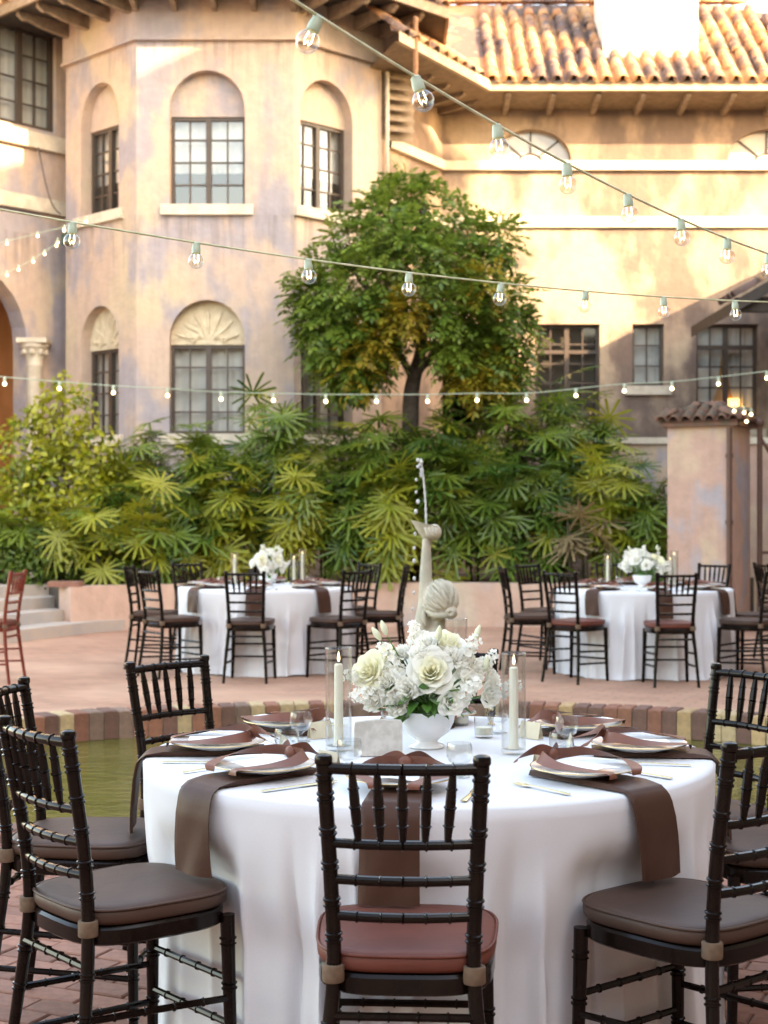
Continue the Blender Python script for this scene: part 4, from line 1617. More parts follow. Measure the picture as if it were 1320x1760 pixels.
q = PX(882, 1290, 4.32)
hurricane(q.x, 4.30, .285, .035, .232, 'on the white cloth away from the slab')
q = PX(784, 1250, 4.98)
hurricane(q.x, 4.98, .335, .037, .19, 'behind the tall flowers')
for tb, nm in ((TL, 'on the far table nearer the steps'), (TR, 'on the far table nearer the gate pillar')):
    for dx, dy, h in ((-.30, .12, .30), (.26, .05, .29), (.33, .22, .33)):
        hurricane(tb.x + dx, tb.y + dy, h, .036, h - .06, nm, grp=nm)

# travertine slab
sl = MB()
w_, h_ = .068, .098
loop = [(-w_, 0), (w_, 0), (w_, h_ * .94)] + [(w_ * .96 - k * (1.92 * w_) / 8, h_ * (.97 + .06 * math.sin(PI * (8 - k) / 10))) for k in range(9)] + [(-w_, h_ * .8)]
k_ = len(loop)
vs = [(x, -.014, z) for x, z in loop] + [(x, .014, z) for x, z in loop]
sl.add(vs, [tuple(range(k_)), tuple(range(2 * k_ - 1, k_ - 1, -1))] + [(i, (i + 1) % k_, k_ + (i + 1) % k_, k_ + i) for i in range(k_)])
q = PX(650, 1295, 4.33)
o = sl.build('stone_slab', M['travertine'], None, False, (q.x, 4.27, TZ + .003), R(4))
tag(o, 'small arched travertine slab standing before the flower bowl', 'slab')

# ------------------------------------------------------------------ flowers
def rose_petals(Rr, n, seed, ruff=.06):
    rg = random.Random(seed)
    out = []
    for i in range(n):
        o = (i + .5) / n
        a = i * 2.399 + rg.uniform(-.15, .15)
        hw = (.75 + .25 * rg.random()) * (1.25 - .45 * o)
        r_out = Rr * (.10 + .90 * o)
        top = Rr * (.78 - .50 * o ** 1.6 + rg.uniform(-.03, .03))
        ph = rg.uniform(0, 6)
        def f(u, v, a=a, hw=hw, r_out=r_out, top=top, o=o, ph=ph):
            t = u * 2 - 1
            wv = math.sin(min(1, v * 1.25 + .08) * PI / 2) * (1 - .18 * max(0, v - .8) / .2)
            ang = a + t * hw * wv
            edge = 1 - .16 * t * t
            vv = v * edge
            r = r_out * (vv ** .55) * (1 - .10 * (1 - o) * vv)
            z = -Rr * .45 * (1 - vv) + top * vv ** (1.0 + .5 * (1 - o))
            curl = max(0, vv - .72) / .28
            r += Rr * .13 * curl ** 2 * (.4 + o)
            z -= Rr * .16 * curl ** 2 * (.3 + o)
            z += ruff * Rr * math.sin(t * 5 + ph) * vv ** 3
            return Vector((r * math.cos(ang), r * math.sin(ang), z))
        out.append(f)
    return out
def bloom_mesh(Rr, n, seed, mat, ruff=.06, name='bloom', nu=6, nv=6):
    m = MB()
    for f in rose_petals(Rr, n, seed, ruff):
        m.grid(f, nu, nv)
    return m.mesh(name, mat, True, fix=False)
def spray_mesh(L, Rr, n, seed, mat):
    """stock or larkspur head: small ruffled florets set round a stem"""
    rg = random.Random(seed)
    m = MB()
    for i in range(n):
        t = (i + .5) / n
        a = i * 2.4
        rr = Rr * (1 - .55 * t) * rg.uniform(.75, 1.1)
        c = Vector((rr * math.cos(a), rr * math.sin(a), L * t))
        d = Vector((math.cos(a), math.sin(a), .35 + .8 * t)).normalized()
        q = d.to_track_quat('Z', 'Y').to_matrix()
        s = .019 * rg.uniform(.8, 1.15) * (1 - .3 * t)
        ph = rg.uniform(0, 6)
        def f(u, v):
            w = u * 2 * PI
            lob = .68 + .32 * abs(math.cos(2.5 * w + ph))
            r = s * v * lob
            z = s * (.45 * v * v - .25 + .22 * v * math.sin(5 * w + ph * 2))
            return c + q @ Vector((r * math.cos(w), r * math.sin(w), z))
        m.grid(f, 15, 2, True)
    return m.mesh('flower_spray', mat, True, fix=False)
def leaf_mesh(L, W, droop, mat, name='leaf'):
    m = MB()
    def f(u, v):
        w = W * math.sin(PI * v ** .85) ** .85
        x = (u - .5) * 2 * w
        return Vector((x, L * v, abs(u - .5) * W * .5 - droop * L * v * v))
    m.grid(f, 4, 7)
    return m.mesh(name, mat, True, fix=False)

def mrot(d, roll=0):
    return (Vector(d).normalized().to_track_quat('Z', 'Y').to_matrix() @ Matrix.Rotation(roll, 3, 'Z')).to_4x4()
big_p = [MB().grid(f, 7, 7).mesh('petal', M['petal_cream'] if i < 14 else M['petal'], True, False) for i, f in enumerate(rose_petals(.072, 26, 4, .05))]
rose_m = [bloom_mesh(.044, 22, 20 + k, M['petal'], .10) for k in range(3)] + [bloom_mesh(.05, 20, 31, M['petal_cream'], .05)]
carn_m = [bloom_mesh(.042, 30, 40 + k, M['petal'], .22) for k in range(2)]
spray_m = [spray_mesh(.13, .034, 26, 5 + k, M['petal']) for k in range(3)]
lf_m = [leaf_mesh(.075, .017, dr, M['greens']) for dr in (.1, .35, .6)]
bm_ = MB()
bm_.lathe([(.002, 0), (.006, .004), (.010, .018), (.009, .030), (.004, .042), (.001, .046)], 10)
bud_me = bm_.mesh('bud', M['bud'], True)
bw = MB()
bw.lathe([(.050, 0), (.052, .003), (.049, .008), (.032, .014), (.030, .020), (.042, .030), (.064, .046), (.078, .075), (.085, .108), (.0825, .108), (.075, .076), (.058, .050), (.01, .040)], 40)
bowl_me = bw.mesh('bowl', M['china'], 60)
st_m = MB()
st_m.tube([(0, 0, 0), (0, 0, .5), (0, 0, 1)], .002, 5)
stem_me = st_m.mesh('stem', M['greens'])

def arrangement(c, rz, label, detail=True, s=1.0):
    root = empty('flower_bowl', c, rz)
    root.scale = (s, s, s)
    tag(root, label, 'flowers')
    inst('bowl', bowl_me, root)
    core = Vector((0, 0, .12))
    fo = MB()
    fo.ball((0, 0, .095), .066, 14, 8, (1, 1, .45))
    fo.build('floral_foam', M['greens'], root, True)
    def place(name, me, p, d, roll=0, sc=1, parts=None):
        p = Vector(p)
        mt = Matrix.Translation(p) @ mrot(d, roll) @ Matrix.Scale(sc, 4)
        if parts:
            e = empty(name, parent=root)
            e.matrix_local = mt
            for q in parts: inst('petal', q, e)
            ob = e
        else:
            ob = inst(name, me, root, matrix=mt)
        v = p - core
        L = v.length
        if L > .02:
            inst('stem', stem_me, root, matrix=Matrix.Translation(core) @ mrot(v) @ Matrix.Diagonal((1, 1, L * .98, 1)))
        return ob
    rg = random.Random(5)
    # x right, y away, z up, seen from -y
    place('rose', None, (.010, -.075, .225), (-.05, -.95, .35), .6, 1, big_p)
    place('rose', None, (.055, .005, .285), (.25, -.45, .85), 1.6, 1.0, big_p)
    place('rose', rose_m[3], (-.165, -.03, .225), (-.5, -.8, .3), 0, 1.15)
    place('rose', rose_m[3], (-.12, .0, .265), (-.6, -.4, .7), 1, .85)
    place('rose', rose_m[0], (.065, -.10, .145), (.1, -1, .15), 0, 1.0)
    place('carnation', carn_m[0], (-.06, -.09, .18), (-.35, -.9, .15), 0, .95)
    place('carnation', carn_m[1], (-.09, -.085, .135), (-.4, -.9, -.05), 0, .85)
    place('carnation', carn_m[0], (-.155, -.05, .145), (-.7, -.7, 0), 2, .95)
    place('carnation', carn_m[1], (-.02, -.05, .275), (-.2, -.6, .8), 1, .9)
    place('lisianthus', rose_m[1], (.175, -.05, .16), (.7, -.7, .1), 0, .95)
    place('lisianthus', rose_m[2], (-.02, .02, .315), (-.2, -.4, 1), 0, .8)
    place('lisianthus', rose_m[1], (.12, -.08, .20), (.4, -.9, .25), 2, .8)
    place('carnation', carn_m[0], (.075, -.055, .265), (.35, -.7, .7), 1.2, .9)
    place('carnation', carn_m[1], (-.115, -.06, .195), (-.6, -.75, .3), .4, 1.0)
    place('carnation', carn_m[0], (.135, -.045, .235), (.7, -.6, .5), .8, .85)
    place('carnation', carn_m[1], (.0, -.02, .30), (0, -.3, 1), .8, .95)
    place('lisianthus', rose_m[2], (.185, -.02, .20), (.9, -.4, .4), 0, .85)
    place('carnation', carn_m[0], (-.07, .0, .27), (-.4, -.3, .9), 2.2, .9)
    place('rose', rose_m[0], (.0, .10, .24), (0, .9, .4), 0, 1.3)
    place('rose', rose_m[2], (-.1, .09, .20), (-.5, .8, .2), 0, 1.2)
    place('rose', rose_m[1], (.11, .09, .20), (.5, .8, .2), 0, 1.2)
    for p, d, k in (((.09, -.03, .24), (.55, -.25, .9), 0), ((.125, .0, .20), (.75, -.2, .75), 1), ((.17, -.02, .15), (.85, -.25, .35), 2), ((-.09, -.03, .22), (-.45, -.2, .9), 1),
                    ((-.13, -.05, .16), (-.8, -.45, .0), 2), ((.095, -.085, .155), (.5, -.6, .6), 1), ((-.03, .03, .27), (-.1, 0, 1), 0), ((-.15, -.02, .18), (-.9, -.2, .4), 0), ((.06, .08, .24), (.3, .5, .8), 2)):
        place('flower_spray', spray_m[k], p, d, rg.uniform(0, 6), rg.uniform(.7, .85))
    for p, d in (((-.135, -.03, .315), (-.55, 0, .8)), ((-.118, -.035, .33), (-.35, 0, .95)), ((.165, -.04, .225), (.2, 0, 1)), ((.14, -.02, .315), (.3, 0, 1)), ((.03, -.06, .315), (.1, -.1, 1))):
        place('bud', bud_me, p, d)
    for k in range(44 if detail else 14):
        a = rg.uniform(0, 2 * PI) if k > 26 else rg.uniform(-PI * .9, -PI * .1)
        r = rg.uniform(.035, .085)
        z = rg.uniform(.10, .17)
        d = Vector((math.cos(a), math.sin(a), rg.uniform(-.3, .9)))
        y = d.normalized()
        x = y.cross(Vector((0, 0, 1))).normalized()
        mt = Matrix((x, y, x.cross(y))).transposed().to_4x4()
        mt.translation = (r * math.cos(a), r * math.sin(a), z)
        inst('leaf', lf_m[k % 3], root, matrix=mt @ Matrix.Scale(rg.uniform(.75, 1.15), 4))
    return root
q = PX(734, 1295, 4.42)
arrangement((q.x, 4.42, TZ + .003), 0, 'white roses and stock spilling from a footed bowl behind the stone slab')
arrangement((TL.x + .02, TL.y + .02, TZ + .003), 1.1, 'white flower bowl on the far table nearer the steps', False, 1.05)
arrangement((TR.x, TR.y + .02, TZ + .003), 2.4, 'white flower bowl on the far table nearer the gate pillar', False, 1.05)

# ------------------------------------------------------------------ statue and fountain
SY = 8.55
sx0 = PX(755, 1040, SY).x
stat = empty('fountain_statue', (sx0, SY, -.55))
tag(stat, 'pale weathered stone figure raising a shell spout above the pool', 'statue')
ped = MB()
ped.lathe([(.26, .02), (.27, .06), (.22, .12), (.18, .2), (.18, .34), (.23, .40), (.24, .45), (.22, .47)], 28)
ped.build('pedestal', M['statue'], stat, 40)
def Z_(z): return z + .55           # world height to local
b = MB()
def limb(pts, rads, n=14):
    b.tube(curve_pts(pts, 4), [r for i, r in enumerate(interp(rads, 4))], n)
def interp(r, n):
    out = []
    for a, c in zip(r, r[1:]):
        out += [a + (c - a) * k / n for k in range(n)]
    return out + [r[-1]]
# standing child figure seen from behind, left arm raised
limb([(-.055, .0, Z_(-.10)), (-.06, .01, Z_(.08)), (-.065, -.01, Z_(.26)), (-.05, 0, Z_(.40))], [.045, .058, .06, .088])
limb([(.06, .03, Z_(-.10)), (.07, .02, Z_(.08)), (.065, .0, Z_(.26)), (.05, 0, Z_(.40))], [.045, .058, .06, .088])
limb([(0, 0, Z_(.34)), (0, 0, Z_(.48)), (-.005, .0, Z_(.60)), (-.01, 0, Z_(.70)), (-.005, 0, Z_(.775))], [.10, .108, .108, .105, .055])
limb([(-.01, .0, Z_(.73)), (-.005, .0, Z_(.80)), (.0, .0, Z_(.87))], [.055, .038, .042])
for fx, fy in ((-.055, -.04), (.06, .0)):
    b.ball((fx, fy - .02 + .04, Z_(-.095)), .06, 12, 8, (.75, 1.3, .55))
qe = PX(732, 1000, SY); qh = PX(733, 912, SY)
limb([(-.085, .0, Z_(.70)), (-.10, .01, Z_(.80)), (qe.x - sx0 - .005, .01, Z_(.93)), (qe.x - sx0, .01, Z_(1.10)), (qh.x - sx0, 0, Z_(1.24)), (qh.x - sx0 + .005, 0, Z_(1.30))], [.052, .046, .040, .036, .027, .030])
limb([(.095, .0, Z_(.70)), (.125, -.01, Z_(.62)), (.135, -.03, Z_(.50)), (.10, -.10, Z_(.44))], [.056, .05, .042, .034])
b.ball((.085, -.13, Z_(.445)), .036, 10, 7)
hc = Vector((.0, .0, Z_(.955)))
b.ball(hc, .098, 22, 16, (.93, 1.02, 1.08))
b.ball(hc + Vector((-.055, .075, -.035)), .055, 12, 8)
body = b.build('body', M['statue'], stat, True)
rm = body.modifiers.new('remesh', 'REMESH')
rm.mode = 'VOXEL'
rm.voxel_size = .009
rm.use_smooth_shade = True
sm = body.modifiers.new('smooth', 'SMOOTH')
sm.iterations = 4
hair = MB()
face = Vector((-.62, .70, .30)).normalized()
bun = Vector((.52, -.62, -.62)).normalized()
e1 = face.cross(bun).normalized()
e2 = face.cross(e1)
for k in range(34):
    a = 2 * PI * k / 34
    st_ = (face * .25 + (e1 * math.cos(a) + e2 * math.sin(a))).normalized()
    if (st_ + bun).length < .3: continue
    pts, rr = [], []
    for i in range(11):
        t = i / 10
        d = st_.slerp(bun, t) if hasattr(st_, 'slerp') else st_.lerp(bun, t)
        d = (d + e1 * .06 * math.sin(t * 8 + k * 1.7)).normalized()
        q_ = .101 + .005 * math.sin(t * 10 + k * 2.4)
        pts.append(hc + Vector((d.x * q_ * .95, d.y * q_ * 1.02, d.z * q_ * 1.08)))
        rr.append(.006 + .007 * math.sin(PI * (.15 + .75 * t)))
    hair.tube(pts, rr, 6)
bc = hc + bun * .112
for k in range(3):
    hair.tube([bc + Vector((.030 * math.cos(w) * (1 - .2 * k), -.012 * k, .026 * math.sin(w) * (1 - .2 * k))) for w in [i * PI / 6 for i in range(13)]], .014, 7, False)
hair.tube([hc + Vector((-.07, -.05, -.06)), hc + Vector((-.02, -.085, -.085)), hc + Vector((.03, -.085, -.085)), bc], [.012, .02, .022, .018], 8)
hair.tube([hc + Vector((-.085, -.02, -.05)), hc + Vector((-.09, -.03, -.10)), hc + Vector((-.075, -.05, -.15))], [.012, .016, .006], 7)
hair.build('hair', M['statue'], stat, True)
sh = MB()
spx = qh.x - sx0
sh.grid(lambda u, v: Vector((spx + .012 + (.018 + .055 * v ** .8) * math.cos(u * 2 * PI) * (1 + .10 * abs(math.sin(u * 5 * PI))) - .02 * v, (.018 + .045 * v ** .8) * math.sin(u * 2 * PI), Z_(1.285) + .10 * v + .018 * v * math.cos(u * 2 * PI + PI))), 30, 6, True)
sh.grid(lambda u, v: Vector((spx + .012 + (.010 + .055 * v ** .8) * math.cos(u * 2 * PI) - .02 * v, (.012 + .042 * v ** .8) * math.sin(u * 2 * PI), Z_(1.30) + .085 * v + .018 * v * math.cos(u * 2 * PI + PI))), 30, 6, True)
sh.ball((spx + .045, 0, Z_(1.335)), .045, 12, 8, (.9, .9, 1.05))
for k in range(4):
    sh.tube([(spx + .05 - .012 * k, -.038 - .004 * k, Z_(1.30)), (spx + .055 - .018 * k, -.052, Z_(1.335)), (spx + .045 - .018 * k, -.050, Z_(1.365))], [.012, .011, .008], 7)
sh.build('shell_spout', M['statue'], stat, True)
jet = empty('fountain_jet', (sx0, SY, -.55))
tag(jet, 'thin water jet rising from the stone shell and falling as drops', 'fountain jet')
top = PX(720, 788, SY)
j = MB()
x0 = spx - .002
pts = [(x0 - .03 * t ** 2, 0, Z_(1.37) + t * (top.z - 1.37)) for t in [i / 24 for i in range(25)]]
j.tube(pts, [.006 + .0016 * math.sin(i * 2.3) for i in range(25)], 8)
j.build('water_column', M['jet'], jet, True)
for k in range(8):
    m = MB()
    m.ball((x0 - .034 + rnd.uniform(-.014, .010), rnd.uniform(-.01, .01), Z_(top.z) - .008 - k * .013), .011 - .0004 * k, 8, 6)
    m.build('splash_drop', M['jet'], jet, True)
zz = top.z - .12
k = 0
while zz > -.1:
    m = MB()
    m.ball((x0 - .05 - .002 * k + rnd.uniform(-.008, .008), rnd.uniform(-.01, .01), Z_(zz)), rnd.uniform(.007, .011), 8, 6, (1, 1, 1.35))
    m.build('drop', M['jet'], jet, True)
    zz -= .045 + .004 * k + rnd.uniform(0, .03)
    k += 1

# ------------------------------------------------------------------ string lights
def globe(r):
    m = MB()
    m.lathe([(.42 * r, 0), (.46 * r, -.12 * r)] + [(r * math.sin(a), -1.02 * r - r * math.cos(a)) for a in [PI - .5 - i * (PI - .55) / 10 for i in range(11)]][::1], 20)
    return m
def bulb_parts(r):
    g_ = MB()
    prof = [(.45 * r, .05 * r)]
    for i in range(13):
        a = .5 + i * (PI - .56) / 12
        prof.append((r * math.sin(a), -.9 * r + r * math.cos(a)))
    g_.lathe(prof, 22)
    s_ = MB()
    s_.lathe([(.50 * r, .02 * r), (.56 * r, .06 * r), (.56 * r, .75 * r), (.48 * r, .95 * r), (.48 * r, 1.3 * r), (.30 * r, 1.45 * r)], 14)
    f_ = MB()
    f_.tube([(-.25 * r, 0, -.1 * r), (-.32 * r, 0, -.9 * r), (-.18 * r, .05 * r, -1.2 * r), (0, 0, -.85 * r), (.18 * r, -.05 * r, -1.2 * r), (.32 * r, 0, -.9 * r), (.25 * r, 0, -.1 * r)], .045 * r, 5)
    return g_.mesh('bulb', M['bulbglass'], True), s_.mesh('socket', M['socket'], 40), f_.mesh('filament', M['filament'], True)
BG, BS, BF = bulb_parts(.0235)
def near_strand(a, b_, n, t0, t1, sag, label, swing):
    e = empty('string_lights', a)
    tag(e, label, 'string lights')
    A, B = Vector(a), Vector(b_)
    def at(t):
        q = A.lerp(B, t)
        q.z -= sag * 4 * t * (1 - t)
        return q
    m = MB()
    N_ = 60
    m.tube([at(t0 + (t1 - t0) * i / N_) - A for i in range(N_ + 1)], .0033, 6)
    m.build('cable', M['cable'], e, True)
    k0, k1 = math.ceil(t0 * n), math.floor(t1 * n)
    for k in range(k0, k1 + 1):
        q = at(k / n) - A
        tilt = Matrix.Rotation(swing(k), 4, 'Y')
        mt = Matrix.Translation(q + Vector((0, 0, -.0))) @ tilt @ Matrix.Translation((0, 0, -.0235 * 1.40))
        inst('socket', BS, e, matrix=mt)
        bo = inst('bulb', BG, e, matrix=mt)
        inst('filament', BF, bo)
P1, P2 = PX(548, 28, 2.95), PX(1250, 410, 4.55)
near_strand(P1, P2, 6, -.30, 1.9, .03, 'green cabled string of clear globe bulbs slanting steeply down across the roof', lambda k: R(24) if k <= 0 else R(rnd.uniform(-8, 8)) + (R(-14) if k == 1 else 0))
P1, P2 = PX(125, 382, 4.25), PX(1263, 517, 5.85)
near_strand(P1, P2, 7, -.6, 1.6, .035, 'string of clear globe bulbs crossing in front of the round tree', lambda k: R(rnd.uniform(-6, 6)))
m = MB()
m.ball((0, 0, 0), .022, 12, 8)
lit_me = m.mesh('bulb', M['bulb_lit'], True)
m = MB()
m.lathe([(.016, .025), (.018, .03), (.018, .07), (.012, .085)], 10)
litsock_me = m.mesh('socket', M['socket'])
def far_strand(pts, label, drop=.08, r=.006, sc=1):
    A = Vector(pts[0])
    e = empty('string_lights', A)
    tag(e, label, 'string lights')
    m = MB()
    m.tube([Vector(p) - A for p in curve_pts(pts, 4)], r, 5)
    m.build('cable', M['socket'], e, True)
    for p in pts:
        mt = Matrix.Translation(Vector(p) - A - Vector((0, 0, drop * sc))) @ Matrix.Scale(sc, 4)
        inst('bulb', lit_me, e, matrix=mt)
        inst('socket', litsock_me, e, matrix=mt)
px = [-80, 8, 102, 195, 288, 380, 470, 560, 647, 735, 820, 905, 990, 1073, 1155, 1235, 1318, 1400]
py = [652, 660, 668, 675, 680, 686, 688, 690, 690, 690, 688, 688, 680, 672, 668, 660, 650, 640]
far_strand([PX(a, b_ - 12, 17.4) for a, b_ in zip(px, py)], 'string of small lit bulbs hanging low in front of the palms')
far_strand([PX(99, 412, 22.2), PX(97, 418, 22.0), PX(77, 432, 21.8), PX(57, 445, 21.6), PX(32, 459, 21.4), PX(12, 468, 21.2), PX(-40, 490, 21)], 'string of small lit bulbs dropping from the tower junction box towards the arch', .05, .005, .8)
far_strand([PX(110, 392, 22.2), PX(148, 376, 22.0), PX(110, 390, 21.9), PX(65, 401, 21.7), PX(12, 414, 21.5), PX(-40, 424, 21)], 'upper string of small lit bulbs running from the tower corner past the porch', .05, .005, .8)
far_strand([PX(1262, 700, 18.1), PX(1279, 703, 18.2), PX(1291, 706, 18.25), PX(1283, 718, 18.3)], 'short cluster of lit bulbs wrapped at the top of the gate post', .05, .005, .9)

# ------------------------------------------------------------------ palms
def fan_leaf(seed, hinge, nb, Lb, mat):
    rg = random.Random(seed)
    m = MB()
    pet = .30
    m.tube([(0, 0, 0), (0, pet * .5, .02), (0, pet, 0)], [.006, .005, .004], 4, False)
    ch, sh_ = math.cos(hinge), math.sin(hinge)
    span = R(rg.uniform(285, 345))
    tilt_ = rg.uniform(-.7, .7)
    for k in range(nb):
        a = tilt_ - span / 2 + span * k / (nb - 1) + rg.uniform(-.06, .06)
        L = Lb * (1 - .22 * abs(a - tilt_) / (span / 2)) * rg.uniform(.88, 1.08)
        W = rg.uniform(.0135, .0195)
        dr = rg.uniform(.02, .20)
        tw = rg.uniform(-.3, .3)
        pts = []
        for s, wf in ((.04, .5), (.35, .95), (.7, 1.0), (.94, .85), (1.0, .5)):
            cx, cyy = math.sin(a) * L * s, math.cos(a) * L * s
            z = -dr * L * s * s
            px_, py_ = math.cos(a), -math.sin(a)
            row = []
            for q, lift in ((-1, .35), (0, 0), (1, .35)):
                x = cx + px_ * q * W * wf
                y = cyy + py_ * q * W * wf
                zz_ = z + lift * W * wf + tw * q * W * wf * s
                row.append(Vector((x, pet + y * ch - zz_ * sh_ * -1 * -1, y * sh_ + zz_ * ch)))
            pts.append(row)
        vs = [v for r_ in pts for v in r_]
        fs = []
        for i in range(len(pts) - 1):
            for q in range(2):
                fs.append((i * 3 + q, i * 3 + q + 1, i * 3 + q + 4, i * 3 + q + 3))
        m.add(vs, fs)
    return m.mesh('leaf', mat, False, fix=False)
fans = {k: [fan_leaf(i * 7 + j, R(h), nb, Lb_, M[mt]) for i, (h, nb, Lb_) in enumerate(((-45, 13, .36), (-65, 14, .35), (-80, 12, .33), (-95, 14, .35), (-15, 12, .38), (-70, 13, .31), (-55, 13, .37)))] for j, (k, mt) in enumerate((('g', 'palm'), ('y', 'palm_y'), ('d', 'palm_dry')))}
def lady_palm(x, y, H, nleaf, kind, label, group, z0_=.46, low=.25, front=1.0):
    root = empty('lady_palm', (x, y, z0_))
    tag(root, label, 'palm', group)
    canes = []
    cm = MB()
    for k in range(3):
        dx, dy = rnd.uniform(-.2, .2), rnd.uniform(-.15, .15)
        hh = H * rnd.uniform(.75, 1.0) - z0_
        canes.append((dx, dy, hh))
        cm.tube([(dx * .4, dy * .4, -.05), (dx * .8, dy * .8, hh * .5), (dx, dy, hh * .86)], [.018, .015, .011], 6)
    cm.build('stem', M['cane'], root, True)
    for k in range(nleaf):
        dx, dy, hh = canes[k % 3]
        t = low + (1 - low) * ((k + rnd.random()) / nleaf)
        yaw = rnd.gauss(0, .8)                 # most fans reach out of the bed
        if rnd.random() < .15: yaw += PI
        pitch = R(-2 + 58 * t + rnd.uniform(-16, 16))
        kk = kind if rnd.random() < .9 else ('y' if kind == 'g' else 'g')
        if kind != 'd' and t < .45 and rnd.random() < .05: kk = 'd'
        me = rnd.choice(fans[kk])
        zl = max(.02, hh * t * .93)
        mt = Matrix.Translation((dx * t, dy * t, zl)) @ Matrix.Rotation(PI + yaw, 4, 'Z') @ Matrix.Rotation(pitch, 4, 'X') @ Matrix.Rotation(rnd.uniform(-.8, .8), 4, 'Y') @ Matrix.Scale(rnd.uniform(.72, 1.15), 4)
        inst('leaf', me, root, matrix=mt)
def topline(px_):
    pts = [(200, 800), (260, 770), (330, 760), (400, 765), (430, 720), (470, 680), (520, 685), (600, 720), (680, 705), (740, 720), (800, 710), (860, 690), (930, 672), (1000, 700), (1060, 745), (1100, 810), (1150, 860), (1190, 900)]
    for (a, ya), (b_, yb) in zip(pts, pts[1:]):
        if a <= px_ <= b_:
            return ya + (yb - ya) * (px_ - a) / (b_ - a)
    return 850
rows = [(19.62, 88, 1.0), (20.15, 80, 1.0), (20.7, 84, 1.0)]
ROWN = ['just behind the low curved wall', 'in the middle of the planter', 'under the villa windows']
for ri, (Y, step, _) in enumerate(rows):
    p_ = 215 + ri * 31
    while p_ < 1165:
        y_ = Y + rnd.uniform(-.15, .15)
        tz = PX(p_, topline(p_), y_).z
        H = tz * (1.04 if ri == 2 else rnd.uniform(.62, .82) if ri == 0 else rnd.uniform(.86, 1.0)) + .22
        kind = 'y' if (ri == 0 and 380 < p_ < 520) or rnd.random() < .12 else 'g'
        if kind == 'y':
            lab = 'yellowish lady palm with fan leaves ' + ROWN[ri]
        else:
            lab = 'deep green lady palm with fan leaves ' + ROWN[ri]
        x_ = (p_ - 660) * y_ / FPX
        if x_ < 3.55 - (.0 if ri else .1):
            lady_palm(x_, y_, max(H, 1.3), 46, kind, lab, lab + 's', low=.12 if ri == 0 else .3)
        p_ += step * rnd.uniform(.85, 1.15)
for p_, yy, H, kind in ((250, 19.0, 1.9, 'y'), (235, 19.9, 2.55, 'y'), (180, 19.0, 1.45, 'y'), (120, 19.2, 1.55, 'y'), (300, 19.2, 1.5, 'g'), (30, 19.4, 1.4, 'g')):
    lady_palm((p_ - 660) * yy / FPX, yy, H, 15, kind, 'small %s lady palm growing beside the glossy shrub' % ('yellowish' if kind == 'y' else 'green'), 'small %s palms beside the shrub' % ('yellowish' if kind == 'y' else 'green'))
for x_, y_, H in ((3.35, 19.45, 2.0), (3.5, 19.25, 1.65), (3.3, 20.3, 2.3), (3.62, 19.6, 1.5)):
    lady_palm(x_, y_, H, 34, 'g', 'lady palm with fan leaves crowding against the gate pillar', 'palms against the gate pillar', low=.15)
for p_ in (985, 1010, 1025):
    yy = 19.35
    lady_palm((p_ - 660) * yy / FPX, yy, 1.5, 5, 'd', 'withered tan palm fronds hanging among the green palms', 'withered palm fronds', low=.5)

# ------------------------------------------------------------------ shrubs
def leaf_cloud(n, sample, size, seed, lobes=1, elong=1.9):
    rg = random.Random(seed)
    m = MB()
    for _ in range(n):
        c, nrm_ = sample(rg)
        d = Vector((rg.gauss(0, 1), rg.gauss(0, 1), rg.gauss(.1, 1)))
        nn = (nrm_ * 1.1 + d * .75).normalized()
        y = nn.cross(Vector((rg.gauss(0, 1), rg.gauss(0, 1), rg.gauss(0, 1)))).normalized()
        x = y.cross(nn)
        s = size * rg.uniform(.65, 1.25)
        w = s / elong
        vs = [c, c + y * s * .45 + x * w * .5 + nn * s * .05, c + y * s * .45 - nn * s * .04, c + y * s * .45 - x * w * .5 + nn * s * .05, c + y * s - nn * s * .12]
        m.add(vs, [(0, 1, 2), (0, 2, 3), (1, 4, 2), (2, 4, 3)])
    return m
def ellipsoid_sampler(balls, shell=.55):
    tot = [a[3] * a[4] * a[5] for a in balls]
    S = sum(tot)
    def f(rg):
        r = rg.random() * S
        for bl, t in zip(balls, tot):
            r -= t
            if r <= 0: break
        d = Vector((rg.gauss(0, 1), rg.gauss(0, 1), rg.gauss(0, 1))).normalized()
        rad = shell + (1 - shell) * rg.random() ** .6
        rad *= 1 + .16 * noise.noise(d * 2.3 + Vector(bl[:3]))
        return Vector((bl[0] + d.x * bl[3] * rad, bl[1] + d.y * bl[4] * rad, bl[2] + d.z * bl[5] * rad)), (d + Vector((0, 0, .35))).normalized()
    return f
def shrub(x, y, balls, n, size, mat, label, seed):
    root = empty('shrub', (x, y, .45))
    tag(root, label, 'shrub')
    sm_ = MB()
    for bl in balls:
        sm_.tube([(bl[0] * .2, bl[1] * .2, -.05), (bl[0] * .7, bl[1] * .7, bl[2] * .5), (bl[0], bl[1], bl[2] + bl[5] * .4)], [.03, .02, .008], 6)
    sm_.build('stem', M['bark'], root, True)
    fo = leaf_cloud(n, ellipsoid_sampler(balls), size, seed).build('foliage', mat, root, False, fix=False)
    tag(fo, kind='stuff')
q = PX(120, 800, 20)
shrub(q.x, 19.9, [(0, 0, 1.15, .85, .6, .75), (-.75, .1, 1.0, .7, .6, .65), (-.05, -.1, 2.25, .42, .38, .6), (.55, .0, .95, .5, .5, .7), (-.1, -.2, .5, .9, .5, .5), (-1.4, .1, .9, .6, .6, .8), (-.45, 0, 1.9, .5, .4, .5), (.3, 0, 1.7, .4, .4, .5)], 9000, .115, M['shrub'], 'big yellow green glossy shrub growing beneath the tower', 61)
q = PX(60, 930, 19.2)
